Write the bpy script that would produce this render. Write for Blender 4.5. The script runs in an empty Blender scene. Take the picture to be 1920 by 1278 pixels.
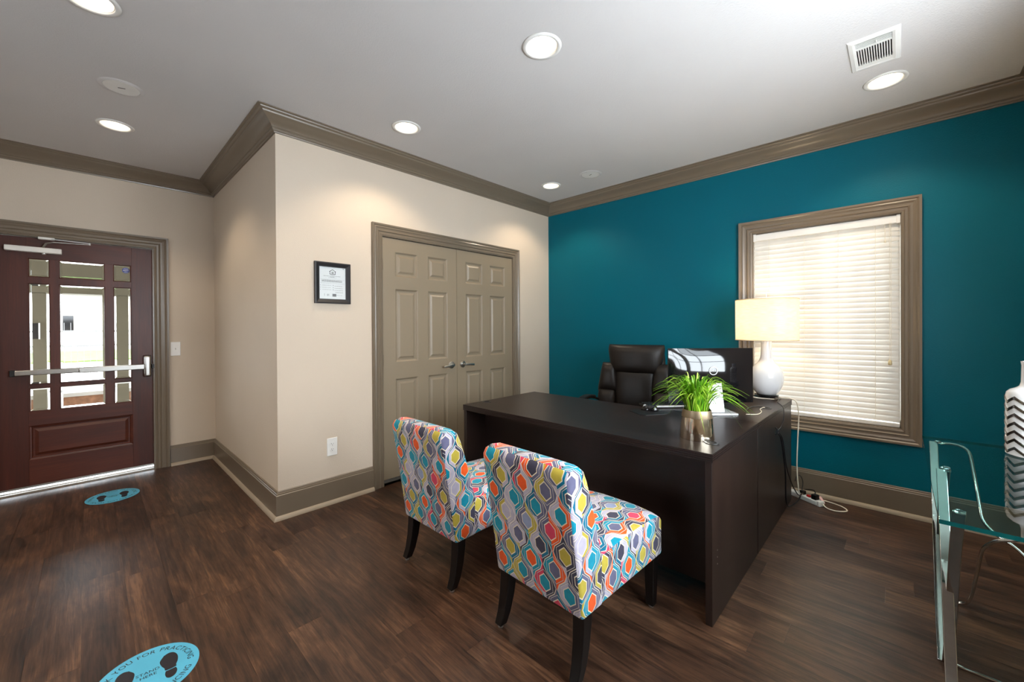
import bpy, bmesh, math, random
from mathutils import Vector, Matrix
random.seed(7)
PI = math.pi
S = bpy.context.scene
COL = S.collection

# ------------------------------------------------------------------ camera
CAM_F, CAM_P, YAW, PIT, ROL, PYC = 760.4631, (-3.8063, -3.0289, 1.2876), .808, .0046, -.0055, 616.2718
_F = Vector((math.sin(YAW)*math.cos(PIT), math.cos(YAW)*math.cos(PIT), -math.sin(PIT)))
_R = Vector((math.cos(YAW), -math.sin(YAW), 0)); _U = _R.cross(_F)
_R, _U = math.cos(ROL)*_R + math.sin(ROL)*_U, -math.sin(ROL)*_R + math.cos(ROL)*_U
cd = bpy.data.cameras.new('camera'); cam = bpy.data.objects.new('camera', cd); COL.objects.link(cam)
cd.sensor_fit = 'HORIZONTAL'; cd.sensor_width = 36; cd.lens = CAM_F*36/1920
cd.shift_y = (PYC-639)/1920; cd.clip_start = .02
cam.matrix_world = Matrix(((_R.x, _U.x, -_F.x, CAM_P[0]), (_R.y, _U.y, -_F.y, CAM_P[1]), (_R.z, _U.z, -_F.z, CAM_P[2]), (0, 0, 0, 1)))
S.camera = cam
# ------------------------------------------------------------------ world, daylight, exposure
W = bpy.data.worlds.new('sky'); S.world = W; W.use_nodes = True
bg = W.node_tree.nodes['Background']; bg.inputs[0].default_value = (.86, .93, 1, 1); bg.inputs[1].default_value = 9.0
def area(name, loc, rot, sx, sy, power, col):
    l = bpy.data.lights.new(name, 'AREA'); l.shape = 'RECTANGLE'; l.size = sx; l.size_y = sy; l.energy = power; l.color = col
    o = bpy.data.objects.new(name, l); COL.objects.link(o); o.location = loc; o.rotation_euler = rot; return o
area('daylight_front_window', (-2.23, -4.0, 1.35), (math.radians(109), 0, 0), 1.9, 1.4, 82, (.88, .94, 1))       # outside the street-side windows
area('added_left_fill', (-6.75, -1.0, 1.55), (0, math.radians(-96), 0), 1.3, .9, 5, (.92, .96, 1))  # added fill that brightens the left half, outside an invented window
area('daylight_blind_window', (.55, -2.6, 1.32), (0, PI/2, 0), 1.7, 1.1, 9, (.95, .97, 1))
S.view_settings.view_transform = 'Standard'; S.view_settings.look = 'None'; S.view_settings.gamma = 1
S.view_settings.use_curve_mapping = False; S.view_settings.exposure = 0.26
CAN_WATT, LAMP_WATT = 30, 9

# ------------------------------------------------------------------ material helpers
def lin(c):
    f = lambda v: v/12.92 if v <= .04045 else ((v+.055)/1.055)**2.4
    return tuple(f(v/255) for v in c) + (1,)
class X:
    """a shader value with arithmetic"""
    def __init__(s, nt, k): s.nt, s.k = nt, k
    def op(s, o, b=None, rev=False):
        n = s.nt.nodes.new('ShaderNodeMath'); n.operation = o
        a, b2 = (b, s) if rev else (s, b)
        for i, v in enumerate((a, b2)):
            if v is None: continue
            if isinstance(v, X): s.nt.links.new(v.k, n.inputs[i])
            else: n.inputs[i].default_value = v
        return X(s.nt, n.outputs[0])
    def __add__(s, o): return s.op('ADD', o)
    def __radd__(s, o): return s.op('ADD', o)
    def __sub__(s, o): return s.op('SUBTRACT', o)
    def __rsub__(s, o): return s.op('SUBTRACT', o, True)
    def __mul__(s, o): return s.op('MULTIPLY', o)
    def __rmul__(s, o): return s.op('MULTIPLY', o)
    def __truediv__(s, o): return s.op('DIVIDE', o)
    def floor(s): return s.op('FLOOR')
    def fract(s): return s.op('FRACT')
    def abs(s): return s.op('ABSOLUTE')
    def max(s, o): return s.op('MAXIMUM', o)
    def min(s, o): return s.op('MINIMUM', o)
    def lt(s, o): return s.op('LESS_THAN', o)
    def gt(s, o): return s.op('GREATER_THAN', o)
    def mod(s, o): return s.op('FLOORED_MODULO', o)
class M:
    def __init__(s, name):
        s.m = bpy.data.materials.new(name); s.m.use_nodes = True; s.nt = s.m.node_tree
        s.b = s.nt.nodes['Principled BSDF']; s.out = s.nt.nodes['Material Output']
    def n(s, t, **k):
        n = s.nt.nodes.new('ShaderNode'+t)
        for a, v in k.items():
            if isinstance(v, (int, float, tuple)) and a in n.inputs: n.inputs[a].default_value = v
            else: setattr(n, a, v)
        return n
    def l(s, a, b): s.nt.links.new(a.k if isinstance(a, X) else a, b)
    def set(s, **k):
        for a, v in k.items(): s.b.inputs[a.replace('_', ' ')].default_value = v
        return s
    def coord(s, scale=(1, 1, 1), kind='Object', loc=None, rnd=False):
        tc = s.n('TexCoord'); mp = s.n('Mapping'); mp.inputs['Scale'].default_value = scale
        src = tc.outputs[kind]
        if rnd:
            oi = s.n('ObjectInfo'); ad = s.n('VectorMath', operation='MULTIPLY_ADD')
            cb = s.n('CombineXYZ'); 
            for i in range(3): s.l(oi.outputs['Random'], cb.inputs[i])
            s.l(cb.outputs[0], ad.inputs[0]); ad.inputs[1].default_value = (31, 57, 13); s.l(src, ad.inputs[2]); src = ad.outputs[0]
        s.l(src, mp.inputs[0]); return mp.outputs[0]
    def noise(s, vec, scale, detail=3, rough=.5, dist=0):
        t = s.n('TexNoise'); s.l(vec, t.inputs['Vector']); t.inputs['Scale'].default_value = scale
        t.inputs['Detail'].default_value = detail; t.inputs['Roughness'].default_value = rough; t.inputs['Distortion'].default_value = dist
        return t.outputs[0]
    def ramp(s, fac, stops, const=False):
        r = s.n('ValToRGB'); cr = r.color_ramp; cr.interpolation = 'CONSTANT' if const else 'LINEAR'
        while len(cr.elements) < len(stops): cr.elements.new(.5)
        for e, (p, c) in zip(cr.elements, stops): e.position = p; e.color = lin(c) if len(c) == 3 else c
        s.l(fac, r.inputs[0]); return r.outputs[0]
    def mix(s, fac, a, b):
        m = s.n('Mix', data_type='RGBA')
        for v, i in ((fac, 0), (a, 6), (b, 7)):
            if isinstance(v, (X,)) : s.l(v, m.inputs[i])
            elif isinstance(v, (float, int, tuple)): m.inputs[i].default_value = v
            else: s.l(v, m.inputs[i])
        return m.outputs[2]
    def col(s, c):
        if isinstance(c, tuple): s.b.inputs['Base Color'].default_value = lin(c)
        else: s.l(c, s.b.inputs['Base Color'])
        return s
    def bump(s, h, strength=.3, dist=.002):
        b = s.n('Bump'); b.inputs['Strength'].default_value = strength; b.inputs['Distance'].default_value = dist
        s.l(h, b.inputs['Height']); s.l(b.outputs[0], s.b.inputs['Normal']); return s
def plain(name, c, rough=.5, metal=0, var=.05, spec=.5, coat=0, vs=6):
    m = M(name); m.set(Roughness=rough, Metallic=metal, Specular_IOR_Level=spec, Coat_Weight=coat)
    f = m.noise(m.coord(), vs, 3)
    d = lambda k: tuple(max(0, min(255, v*(1+k))) for v in c)
    m.col(m.ramp(f, [(.3, d(-var)), (.7, d(var))])); return m.m
def paint(name, c, rough=.6, bs=150, st=.25, spec=.4):
    m = M(name); m.set(Roughness=rough, Specular_IOR_Level=spec); v = m.coord()
    f = m.noise(v, 1.3, 2); d = lambda k: tuple(x*(1+k) for x in c)
    m.col(m.ramp(f, [(.3, d(-.012)), (.7, d(.012))])); h = m.noise(v, bs, 2, .6, .4); m.bump(h, st, .0025); return m.m
def chrome(name, c=(225, 222, 218), rough=.06):
    m = M(name); m.set(Metallic=1, Roughness=rough); f = m.noise(m.coord(), 40, 2)
    m.col(m.ramp(f, [(.3, tuple(v*.96 for v in c)), (.7, c)])); return m.m
def emit(name, c, s):
    m = M(name); m.b.inputs['Base Color'].default_value = (0, 0, 0, 1)
    m.b.inputs['Emission Color'].default_value = lin(c); m.b.inputs['Emission Strength'].default_value = s; return m.m
def thin_glass(name, tint, ior=1.45, rough=.0):
    m = M(name); tr = m.n('BsdfTransparent'); tr.inputs[0].default_value = lin(tint)
    gl = m.n('BsdfGlossy'); gl.inputs['Roughness'].default_value = rough
    fr = m.n('Fresnel'); fr.inputs[0].default_value = ior; mx = m.n('MixShader')
    ge = m.n('NewGeometry'); m.l(X(m.nt, fr.outputs[0])*(1-X(m.nt, ge.outputs['Backfacing'])), mx.inputs[0]); m.l(tr.outputs[0], mx.inputs[1]); m.l(gl.outputs[0], mx.inputs[2]); m.l(mx.outputs[0], m.out.inputs[0]); return m.m

# ------------------------------------------------------------------ materials
MT = {}
MT['wall'] = paint('warm_white_paint', (207, 192, 174), .6, 150, .4)
MT['teal'] = paint('teal_paint', (0, 96, 113), .40, 130, .5, .16)
MT['ceil'] = paint('ceiling_paint', (206, 203, 202), .8, 110, .5, .2)
MT['trim'] = paint('taupe_trim_paint', (116, 103, 87), .28, 30, .01, .6)
MT['shoe'] = paint('pale_shoe_paint', (160, 145, 125), .4, 30, .01, .5)
MT['leaf'] = paint('taupe_door_paint', (138, 124, 104), .38, 35, .015, .5)
MT['whitep'] = plain('white_plastic', (232, 230, 226), .35, 0, .02)
MT['whitem'] = plain('white_metal', (228, 226, 222), .45, 0, .02)
MT['black'] = plain('black_plastic', (16, 16, 18), .35, 0, .1)
MT['blackgloss'] = plain('glossy_black_plastic', (12, 12, 16), .06, 0, .05, .6)
MT['dark'] = plain('dark_cavity', (14, 13, 12), .8)
MT['chrome'] = chrome('chrome', (205, 201, 196)); MT['nickel'] = chrome('satin_nickel', (190, 188, 184), .28)
MT['alu'] = chrome('brushed_aluminium', (200, 198, 194), .35)
def wood(name, stops, grain, rough=.35, along='Y', rnd=False, bumps=.15, coat=0, spec=.5):
    m = M(name); sc = {'Y': (8, 2.2, 8) if rnd else (9, .9, 9), 'Z': (9, 9, .9), 'X': (.9, 9, 9)}[along]
    v = m.coord(sc, rnd=rnd); v2 = m.coord({'Y': (60, 1.6, 60), 'Z': (60, 60, 1.6), 'X': (1.6, 60, 60)}[along], rnd=rnd)
    a = X(m.nt, m.noise(v, grain, 4, .62, 1.2)); b = X(m.nt, m.noise(v2, 2.2, 5, .7, .3)); 
    f = a*(.58 if rnd else .68) + b*(.44 if rnd else .34)
    m.col(m.ramp(f, stops)); m.set(Roughness=rough, Coat_Weight=coat, Specular_IOR_Level=spec)
    m.bump(b, bumps, .0012); return m
mf = M('walnut_vinyl'); v1 = mf.coord((5, 1.5, 5), rnd=True); v2 = mf.coord((70, 2.2, 70), rnd=True); v3 = mf.coord((1, .16, 1), rnd=True)
wv = mf.n('TexWave', wave_type='BANDS', bands_direction='X'); mf.l(v3, wv.inputs['Vector']); wv.inputs['Scale'].default_value = 7; wv.inputs['Distortion'].default_value = 11; wv.inputs['Detail'].default_value = 3; wv.inputs['Detail Scale'].default_value = 2.2; wv.inputs['Detail Roughness'].default_value = .6
fc, fg, fwv = X(mf.nt, mf.noise(v1, .9, 7, .66, .8)), X(mf.nt, mf.noise(v2, 2.2, 5, .72, .3)), X(mf.nt, wv.outputs['Fac'])
ff = fc*.58 + fg*.36 + fwv*.06
mf.col(mf.ramp(ff, [(.36, (28, 18, 13)), (.45, (53, 35, 26)), (.54, (76, 52, 38)), (.66, (114, 82, 60))])); mf.set(Roughness=.36, Specular_IOR_Level=.4); mf.bump(fg*.7+fwv*.4, .4, .0012)
MT['floor'] = mf.m
MT['mahog'] = wood('mahogany_upright', [(.3, (50, 18, 9)), (.5, (72, 28, 15)), (.7, (96, 43, 24))], .5, .38, 'Z', False, .08).m
MT['mahogx'] = wood('mahogany_level', [(.3, (52, 19, 10)), (.5, (75, 30, 16)), (.7, (100, 46, 26))], .5, .38, 'X', False, .08).m
MT['desk'] = wood('espresso_laminate', [(.3, (24, 16, 14)), (.5, (33, 23, 20)), (.7, (42, 30, 26))], .6, .36, 'Y', False, .06, 0, .3).m
MT['deskz'] = wood('espresso_laminate_upright', [(.3, (24, 16, 13)), (.5, (34, 23, 19)), (.7, (43, 30, 24))], .6, .38, 'Z', False, .06, 0, .3).m
MT['chleg'] = plain('black_lacquer', (12, 10, 10), .28, 0, .1)
MT['pane'] = thin_glass('window_glass', (252, 253, 253))
MT['ttop'] = thin_glass('table_glass', (226, 243, 240), 1.6)
m = M('table_glass_edge'); m.set(Roughness=.08, Specular_IOR_Level=.8); m.col(m.ramp(m.noise(m.coord(), 9), [(.3, (2, 48, 50)), (.7, (6, 78, 76))])); MT['tedge'] = m.m
m = M('bevel_glass'); m.set(Roughness=.02, Transmission_Weight=1, IOR=1.45); m.col((238, 240, 236)); MT['bevel'] = m.m
m = M('clear_crystal'); m.set(Roughness=.02, Transmission_Weight=1, IOR=1.5); m.col((245, 245, 245)); MT['crystal'] = m.m
m = M('black_leather'); v = m.coord(); m.set(Roughness=.42, Specular_IOR_Level=.32); m.col(m.ramp(m.noise(v, 5), [(.3, (20, 16, 14)), (.7, (33, 27, 24))]))
m.bump(m.noise(v, 60, 4, .6, .5), .25, .003); MT['leather'] = m.m
m = M('hammered_metal'); v = m.coord((1, 1, .25)); m.set(Metallic=1, Roughness=.14); m.col(m.ramp(m.noise(v, 12), [(.3, (206, 190, 166)), (.7, (236, 226, 210))]))
m.bump(m.noise(v, 60, 2, .5, 1.5), .22, .003); MT['pot'] = m.m
MT['potband'] = chrome('matt_metal_band', (168, 150, 124), .45)
MT['soil'] = plain('moss', (38, 60, 16), .9, 0, .3, .2, 0, 60)
m = M('grass_blade'); oi = m.n('ObjectInfo'); m.col(m.ramp(oi.outputs['Random'], [(0, (60, 120, 14)), (.4, (112, 170, 26)), (.75, (156, 200, 48)), (1, (186, 212, 100))])); m.set(Roughness=.45, Subsurface_Weight=.0); MT['grass'] = m.m
m = M('white_glaze'); m.set(Roughness=.08, Coat_Weight=.5); m.col(m.ramp(m.noise(m.coord(), 5), [(.3, (226, 226, 228)), (.7, (236, 235, 235))])); MT['glaze'] = m.m
def translucent(name, c, t, weave=None):
    m = M(name); d = m.n('BsdfDiffuse'); tr = m.n('BsdfTranslucent'); mx = m.n('MixShader'); mx.inputs[0].default_value = t
    if weave:
        f = m.noise(m.coord(weave), 1, 3); c2 = m.ramp(f, [(.35, tuple(v*.9 for v in c)), (.65, c)])
        m.l(c2, d.inputs[0]); m.l(c2, tr.inputs[0])
    else: d.inputs[0].default_value = tr.inputs[0].default_value = lin(c)
    m.l(d.outputs[0], mx.inputs[1]); m.l(tr.outputs[0], mx.inputs[2]); m.l(mx.outputs[0], m.out.inputs[0]); return m.m
MT['shade'] = translucent('linen_shade', (253, 247, 236), .74, (20, 20, 320))
MT['slat'] = translucent('blind_slat', (238, 234, 226), .07, (3, 3, 3))
MT['cord'] = plain('ivory_cord', (226, 216, 196), .7)
MT['bulb'] = emit('lamp_bulb_glow', (255, 224, 170), 60); MT['canbulb'] = emit('can_bulb_glow', (255, 240, 214), 9)
MT['decal'] = plain('light_blue_vinyl', (84, 178, 212), .35, 0, .03)
MT['decalink'] = plain('dark_navy_print', (28, 26, 34), .4)
MT['paper'] = plain('paper', (226, 228, 230), .5, 0, .02); MT['ink'] = plain('grey_print', (120, 122, 126), .7); MT['inkd'] = plain('black_print', (38, 38, 42), .7)
MT['frame'] = plain('black_frame', (34, 32, 34), .4, 0, .08)
MT['silver'] = plain('silver_plastic', (205, 206, 208), .3, .3, .02)
MT['logo'] = plain('silver_logo', (225, 228, 230), .3, 0, .02)
MT['stkblue'] = plain('blue_sticker', (28, 50, 140), .4); MT['stkwhite'] = plain('white_sticker', (225, 228, 235), .4)
MT['red'] = plain('red_plastic', (190, 22, 22), .35); MT['pink'] = plain('pink_tag', (240, 190, 185), .5)
MT['concrete'] = plain('pale_concrete', (178, 172, 164), .8, 0, .06, .3, 0, 3)
MT['grassfar'] = plain('lawn', (96, 140, 60), .9, 0, .15, .2, 0, 2)
MT['brick'] = plain('brown_brick', (128, 92, 70), .85, 0, .15, .2, 0, 14)
MT['porch'] = plain('olive_beige_paint', (100, 93, 75), .6, 0, .03)
MT['stucco'] = plain('far_stucco', (196, 186, 172), .9, 0, .05)
MT['iron'] = plain('glare_paled_iron', (112, 110, 108), .5)  # fence grey lightened, puts the outdoor overexposure into the colour
def fabric():
    m = M('hexagon_print_fabric'); tc = m.n('TexCoord'); sp = m.n('SeparateXYZ'); m.l(tc.outputs['UV'], sp.inputs[0])
    x, y = X(m.nt, sp.outputs[0]), X(m.nt, sp.outputs[1])
    cw, ch, a, b, k = .059, .154, .0238, .0345, .85
    T, O, Pk, Mu, Sl, Ch, La, Lb = (0, 150, 178), (246, 94, 28), (224, 66, 98), (194, 176, 68), (104, 104, 134), (64, 62, 82), (192, 186, 206), (152, 164, 198)
    cream, dark = (238, 228, 204), (50, 50, 62)
    tab = [O, Lb, T, Sl, Mu, La, O, T, Ch, Sl, T, Mu, Sl, Pk, T, Ch]
    ring = [Sl, T, La, Pk, Mu, Sl, O, Ch, (0, 112, 146), La, Sl, T]
    D, I, N = [], [], []
    for j in (0, 1):
        u = (x - j*cw)/(2*cw) + .5; v = y/ch + .5*j
        cu, cv = u.floor(), v.floor()
        lx = (u.fract() - .5)*(2*cw); ly = (v.fract() - .5)*ch
        ax, ay = lx.abs(), ly.abs()
        D.append((ax/a).max((ax*k + ay)/b))
        I.append((cu.mod(4)*2 + j)*2 + cv.mod(2))
        N.append((cu.mod(4)*2 + j, (v - .23*lx.gt(0)).floor(), lx.gt(0)))
    pick = D[0].lt(D[1])
    sel = lambda p, q: q + pick*(p - q)
    d = D[0].min(D[1]); idx = sel(I[0], I[1])
    hexc = m.ramp((idx + .5)/16, [(i/16, c) for i, c in enumerate(tab)], True)
    def rnd(s):
        cb = m.n('CombineXYZ'); m.l(sel(N[0][0], N[1][0]) + s, cb.inputs[0]); m.l(sel(N[0][1], N[1][1]), cb.inputs[1]); m.l(sel(N[0][2], N[1][2]), cb.inputs[2])
        wn = m.n('TexWhiteNoise'); m.l(cb.outputs[0], wn.inputs['Vector']); return wn.outputs['Value']
    st = [(i/12, c) for i, c in enumerate(ring)]
    r1 = m.ramp(rnd(.5), st, True); r2 = m.mix(X(m.nt, rnd(20.5)).gt(.72), r1, m.ramp(rnd(40.5), st, True))
    c = m.mix(d.gt(1.0), hexc, lin(cream)); c = m.mix(d.gt(1.14), c, r1)
    c = m.mix(d.gt(1.55), c, lin((226, 222, 218))); c = m.mix(d.gt(1.62), c, lin(dark)); c = m.mix(d.gt(1.655), c, r2)
    c = m.mix((D[0]-D[1]).abs().lt(.105), c, lin(cream))
    w = m.noise(m.coord((1, 1, 1), 'UV'), 35, 4, .6)
    mul = m.n('Mix', data_type='RGBA', blend_type='MULTIPLY'); mul.inputs[0].default_value = .5
    m.l(c, mul.inputs[6]); m.l(m.ramp(w, [(.3, (214, 214, 214)), (.7, (255, 255, 255))]), mul.inputs[7])
    m.col(mul.outputs[2]); m.set(Roughness=.85, Specular_IOR_Level=.2, Sheen_Weight=.15)
    m.bump(m.noise(m.coord((1, 1, 1), 'UV'), 900, 2), .2, .0006); return m.m
MT['fabric'] = fabric()

# ------------------------------------------------------------------ geometry helpers
class B:
    """collects shapes, built into one mesh"""
    def __init__(s): s.v, s.f, s.mi = [], [], []; s.cur = 0
    def add(s, vs, fs):
        o = len(s.v); s.v += [tuple(p) for p in vs]; s.f += [tuple(i+o for i in f) for f in fs]; s.mi += [s.cur]*len(fs); return s
    def box(s, x0, x1, y0, y1, z0, z1):
        x0, x1 = min(x0, x1), max(x0, x1); y0, y1 = min(y0, y1), max(y0, y1); z0, z1 = min(z0, z1), max(z0, z1)
        return s.add([(x, y, z) for x in (x0, x1) for y in (y0, y1) for z in (z0, z1)],
                     [(0, 1, 3, 2), (4, 6, 7, 5), (0, 4, 5, 1), (2, 3, 7, 6), (0, 2, 6, 4), (1, 5, 7, 3)])
    def lathe(s, prof, c=(0, 0, 0), n=32, ax='z', cap=True):
        vs, fs = [], []; m = len(prof)
        for i in range(n):
            t = 2*PI*i/n
            for r, h in prof:
                p = (r*math.cos(t), r*math.sin(t), h)
                p = {'z': p, 'y': (p[0], -p[2], p[1]), 'x': (p[2], p[0], p[1])}[ax]
                vs.append((c[0]+p[0], c[1]+p[1], c[2]+p[2]))
        for i in range(n):
            j = (i+1) % n
            for k in range(m-1): fs.append((i*m+k, j*m+k, j*m+k+1, i*m+k+1))
        if cap:
            if prof[0][0] > 1e-6: fs.append(tuple(i*m for i in reversed(range(n))))
            if prof[-1][0] > 1e-6: fs.append(tuple(i*m+m-1 for i in range(n)))
        return s.add(vs, fs)
    def cyl(s, p0, p1, r0, r1=None, n=12): return s.tube([p0, p1], r0, n, r1=r1)
    def tube(s, path, r, n=8, closed=False, r1=None, flat=None, up=None):
        """round (or flat w x t) bar along a path"""
        P = [Vector(p) for p in path]; m = len(P); vs, fs = [], []
        prev = None
        for i in range(m):
            a = P[(i-1) % m] if (closed or i > 0) else P[i]; b = P[(i+1) % m] if (closed or i < m-1) else P[i]
            t = (b-a).normalized()
            if up is not None: q = Vector(up)
            else: q = prev if prev is not None else (Vector((0, 0, 1)) if abs(t.z) < .9 else Vector((0, 1, 0)))
            q = (q - t*q.dot(t))
            if q.length < 1e-5: q = Vector((1, 0, 0)) - t*t.x
            q.normalize(); prev = q; w = t.cross(q)
            rr = r if r1 is None else r + (r1-r)*i/(m-1)
            if flat:
                for su, sw in ((1, 1), (1, -1), (-1, -1), (-1, 1)): vs.append(P[i] + q*su*flat[0]/2 + w*sw*flat[1]/2)
            else:
                for k in range(n): vs.append(P[i] + (q*math.cos(2*PI*k/n) + w*math.sin(2*PI*k/n))*rr)
        if flat: n = 4
        for i in range(m if closed else m-1):
            j = (i+1) % m
            for k in range(n): fs.append((i*n+k, i*n+(k+1) % n, j*n+(k+1) % n, j*n+k))
        if not closed: fs += [tuple(reversed(range(n))), tuple((m-1)*n+k for k in range(n))]
        return s.add(vs, fs)
    def prism(s, poly, fn, d0, d1):
        """polygon (a, b) extruded from depth d0 to d1; fn maps (a, b, d) to a point"""
        n = len(poly); vs = [fn(a, b, d0) for a, b in poly] + [fn(a, b, d1) for a, b in poly]
        return s.add(vs, [tuple(range(n))[::-1], tuple(range(n, 2*n))] + [(i, (i+1) % n, n+(i+1) % n, n+i) for i in range(n)])
    def rings(s, x0, x1, z0, z1, rs, fn, fill=True):
        """concentric rectangles: rs = [(inset, depth)...]"""
        vs, fs = [], []
        for ins, d in rs: vs += [fn(x0+ins, z0+ins, d), fn(x1-ins, z0+ins, d), fn(x1-ins, z1-ins, d), fn(x0+ins, z1-ins, d)]
        for k in range(len(rs)-1):
            for i in range(4): j = (i+1) % 4; fs.append((k*4+i, k*4+j, k*4+4+j, k*4+4+i))
        if fill: k = (len(rs)-1)*4; fs.append((k, k+1, k+2, k+3))
        return s.add(vs, fs)
    def frame_sweep(s, pts, prof, fn, closed):
        """mitred moulding round an opening: pts = inner edge (a, b), prof = [(outward, depth)]"""
        n = len(pts); vs, fs = [], []; m = len(prof)
        for i in range(n):
            p = Vector(pts[i]); ds = []
            if closed or i > 0: ds.append((p - Vector(pts[i-1])).normalized())
            if closed or i < n-1: ds.append((Vector(pts[(i+1) % n]) - p).normalized())
            ns = [Vector((-d.y, d.x)) for d in ds]
            mt = ns[0] if len(ns) == 1 else (ns[0]+ns[1])/(1+ns[0].dot(ns[1]))
            for w, d in prof: q = p + mt*w; vs.append(fn(q.x, q.y, d))
        for i in range(n if closed else n-1):
            j = (i+1) % n
            for k in range(m): fs.append((i*m+k, j*m+k, j*m+(k+1) % m, i*m+(k+1) % m))
        if not closed: fs += [tuple(range(m)), tuple((n-1)*m+k for k in reversed(range(m)))]
        return s.add(vs, fs)
    def mesh(s, name, mats, smooth=False):
        me = bpy.data.meshes.new(name); me.from_pydata(s.v, [], s.f)
        for mm in mats: me.materials.append(mm)
        if len(mats) > 1: me.polygons.foreach_set('material_index', s.mi)
        bm = bmesh.new(); bm.from_mesh(me); bmesh.ops.recalc_face_normals(bm, faces=bm.faces); bm.to_mesh(me); bm.free()
        if smooth is True: me.polygons.foreach_set('use_smooth', [True]*len(me.polygons))
        me.update(); return me
def link(name, data, parent=None, loc=None, rot=None, **props):
    o = bpy.data.objects.new(name, data); COL.objects.link(o)
    if parent: o.parent = parent
    if loc: o.location = loc
    if rot: o.rotation_euler = rot
    for k, v in props.items():
        if v is not None: o[k] = v
    return o
def mk(name, b, mat, parent=None, smooth=False, bevel=0, seg=2, sub=0, loc=None, rot=None, **props):
    mats = [MT[x] if isinstance(x, str) else x for x in (mat if isinstance(mat, (list, tuple)) else [mat])]
    me = b.mesh(name, mats, smooth is True) if isinstance(b, B) else b
    o = link(name, me, parent, loc, rot, **props)
    if bevel:
        md = o.modifiers.new('bevel', 'BEVEL'); md.width = bevel; md.segments = seg; md.limit_method = 'ANGLE'; md.angle_limit = .6; md.harden_normals = False
    if sub:
        md = o.modifiers.new('sub', 'SUBSURF'); md.levels = md.render_levels = sub
    if smooth == 'auto' or (bevel and not smooth): smooth_by_angle(me, .33 if name.startswith(('trim', 'baseboard')) else .7)
    return o
def smooth_by_angle(me, ang=.7):
    me.polygons.foreach_set('use_smooth', [True]*len(me.polygons))
    bm = bmesh.new(); bm.from_mesh(me)
    for e in bm.edges: e.smooth = len(e.link_faces) == 2 and e.calc_face_angle(0) < ang
    bm.to_mesh(me); bm.free()
def thing(name, label, cat, loc=(0, 0, 0), rz=0, group=None):
    return link(name, None, None, loc, (0, 0, rz), label=label, category=cat, group=group)
def struct(name, b, mat, label=None, **k): return mk(name, b, mat, kind='structure', label=label, **k)
def text_mesh(txt, size, depth=.0, align='CENTER'):
    c = bpy.data.curves.new('lettering', 'FONT'); c.body = txt; c.size = size; c.align_x = align; c.align_y = 'CENTER'; c.extrude = depth; c.resolution_u = 3
    o = bpy.data.objects.new('lettering', c); COL.objects.link(o)
    me = bpy.data.meshes.new_from_object(o.evaluated_get(bpy.context.evaluated_depsgraph_get()))
    bpy.data.objects.remove(o); bpy.data.curves.remove(c); return me
def add_mesh(b, me, mtx):
    b.add([mtx @ v.co for v in me.vertices], [tuple(p.vertices) for p in me.polygons])
def bez(p0, p1, p2, n):
    p0, p1, p2 = Vector(p0), Vector(p1), Vector(p2)
    return [p0*(1-t)**2 + p1*2*t*(1-t) + p2*t*t for t in [i/n for i in range(n+1)]]
def spline(pts, n=6):
    """smooth curve through points"""
    P = [Vector(p) for p in pts]; P = [P[0]*2-P[1]] + P + [P[-1]*2-P[-2]]; out = []
    for i in range(1, len(P)-2):
        a, b, c, d = P[i-1:i+3]
        for k in range(n):
            t = k/n; out.append(.5*((2*b) + (c-a)*t + (2*a-5*b+4*c-d)*t*t + (3*b-a-3*c+d)*t**3))
    out.append(P[-2]); return out
def copy_tree(root, parent=None):
    c = root.copy(); COL.objects.link(c); c.parent = parent
    for ch in root.children: copy_tree(ch, c)
    return c

# ------------------------------------------------------------------ room shell
H = 2.7103; LX = -2.9273; DY = 1.9328; SY = -3.6566; WX = -6.4; TH = .14
def wall(name, fn, a0, a1, opens, mat, label):
    """fn(a, d, z): a along the wall, d = depth behind the face"""
    b = B(); cuts = sorted({a0, a1} | {q for o in opens for q in o[:2]})
    def bx(p, q, z0, z1):
        if q-p > 1e-4 and z1-z0 > 1e-4:
            u, v = fn(p, 0, z0), fn(q, TH, z1); b.box(u[0], v[0], u[1], v[1], z0, z1)
    for p, q in zip(cuts, cuts[1:]):
        o = [o for o in opens if o[0] <= p+1e-6 and o[1] >= q-1e-6]
        if o: bx(p, q, -.02, o[0][2]); bx(p, q, o[0][3], H+.05)
        else: bx(p, q, -.02, H+.05)
    return struct(name, b, mat, label)
WIN = (-3.038, -2.150, .580, 2.045)                      # blind window opening in the teal wall: y0, y1, z0, z1
DD = (-2.156, -.628, 0, 2.034)                           # double doors
ED = (-4.296, -3.380, 0, 2.030)                          # entry door
SW = [(-3.12, -2.27, .85, 2.35), (-2.19, -1.34, .85, 2.35)]
wall('wall_right', lambda a, d, z: (d, a, z), SY-TH, TH, [WIN], 'teal', 'teal painted wall with the blind-covered window')
wall('wall_back', lambda a, d, z: (a, d, z), LX+TH, 0, [DD], 'wall', 'warm white wall with the taupe double doors')
wall('wall_alcove', lambda a, d, z: (LX+d, a, z), 0, DY, [], 'wall', 'warm white side wall of the entry alcove')
wall('wall_entry', lambda a, d, z: (a, DY+d, z), WX-TH, LX+TH, [ED], 'wall', 'warm white wall around the entry door')
wall('wall_front', lambda a, d, z: (a, SY-d, z), WX-TH, 0, SW, 'wall', 'warm white wall behind the glass table')
wall('wall_left', lambda a, d, z: (WX-d, a, z), SY, DY, [(-1.45, -.55, .9, 2.2)], 'wall', 'warm white wall at the far left of the room')
b = B(); b.box(DD[0]-.2, DD[1]+.2, TH, .9, -.02, 2.3); cl = struct('wall_closet', b, 'dark', 'dark closet behind the double doors')
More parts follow.
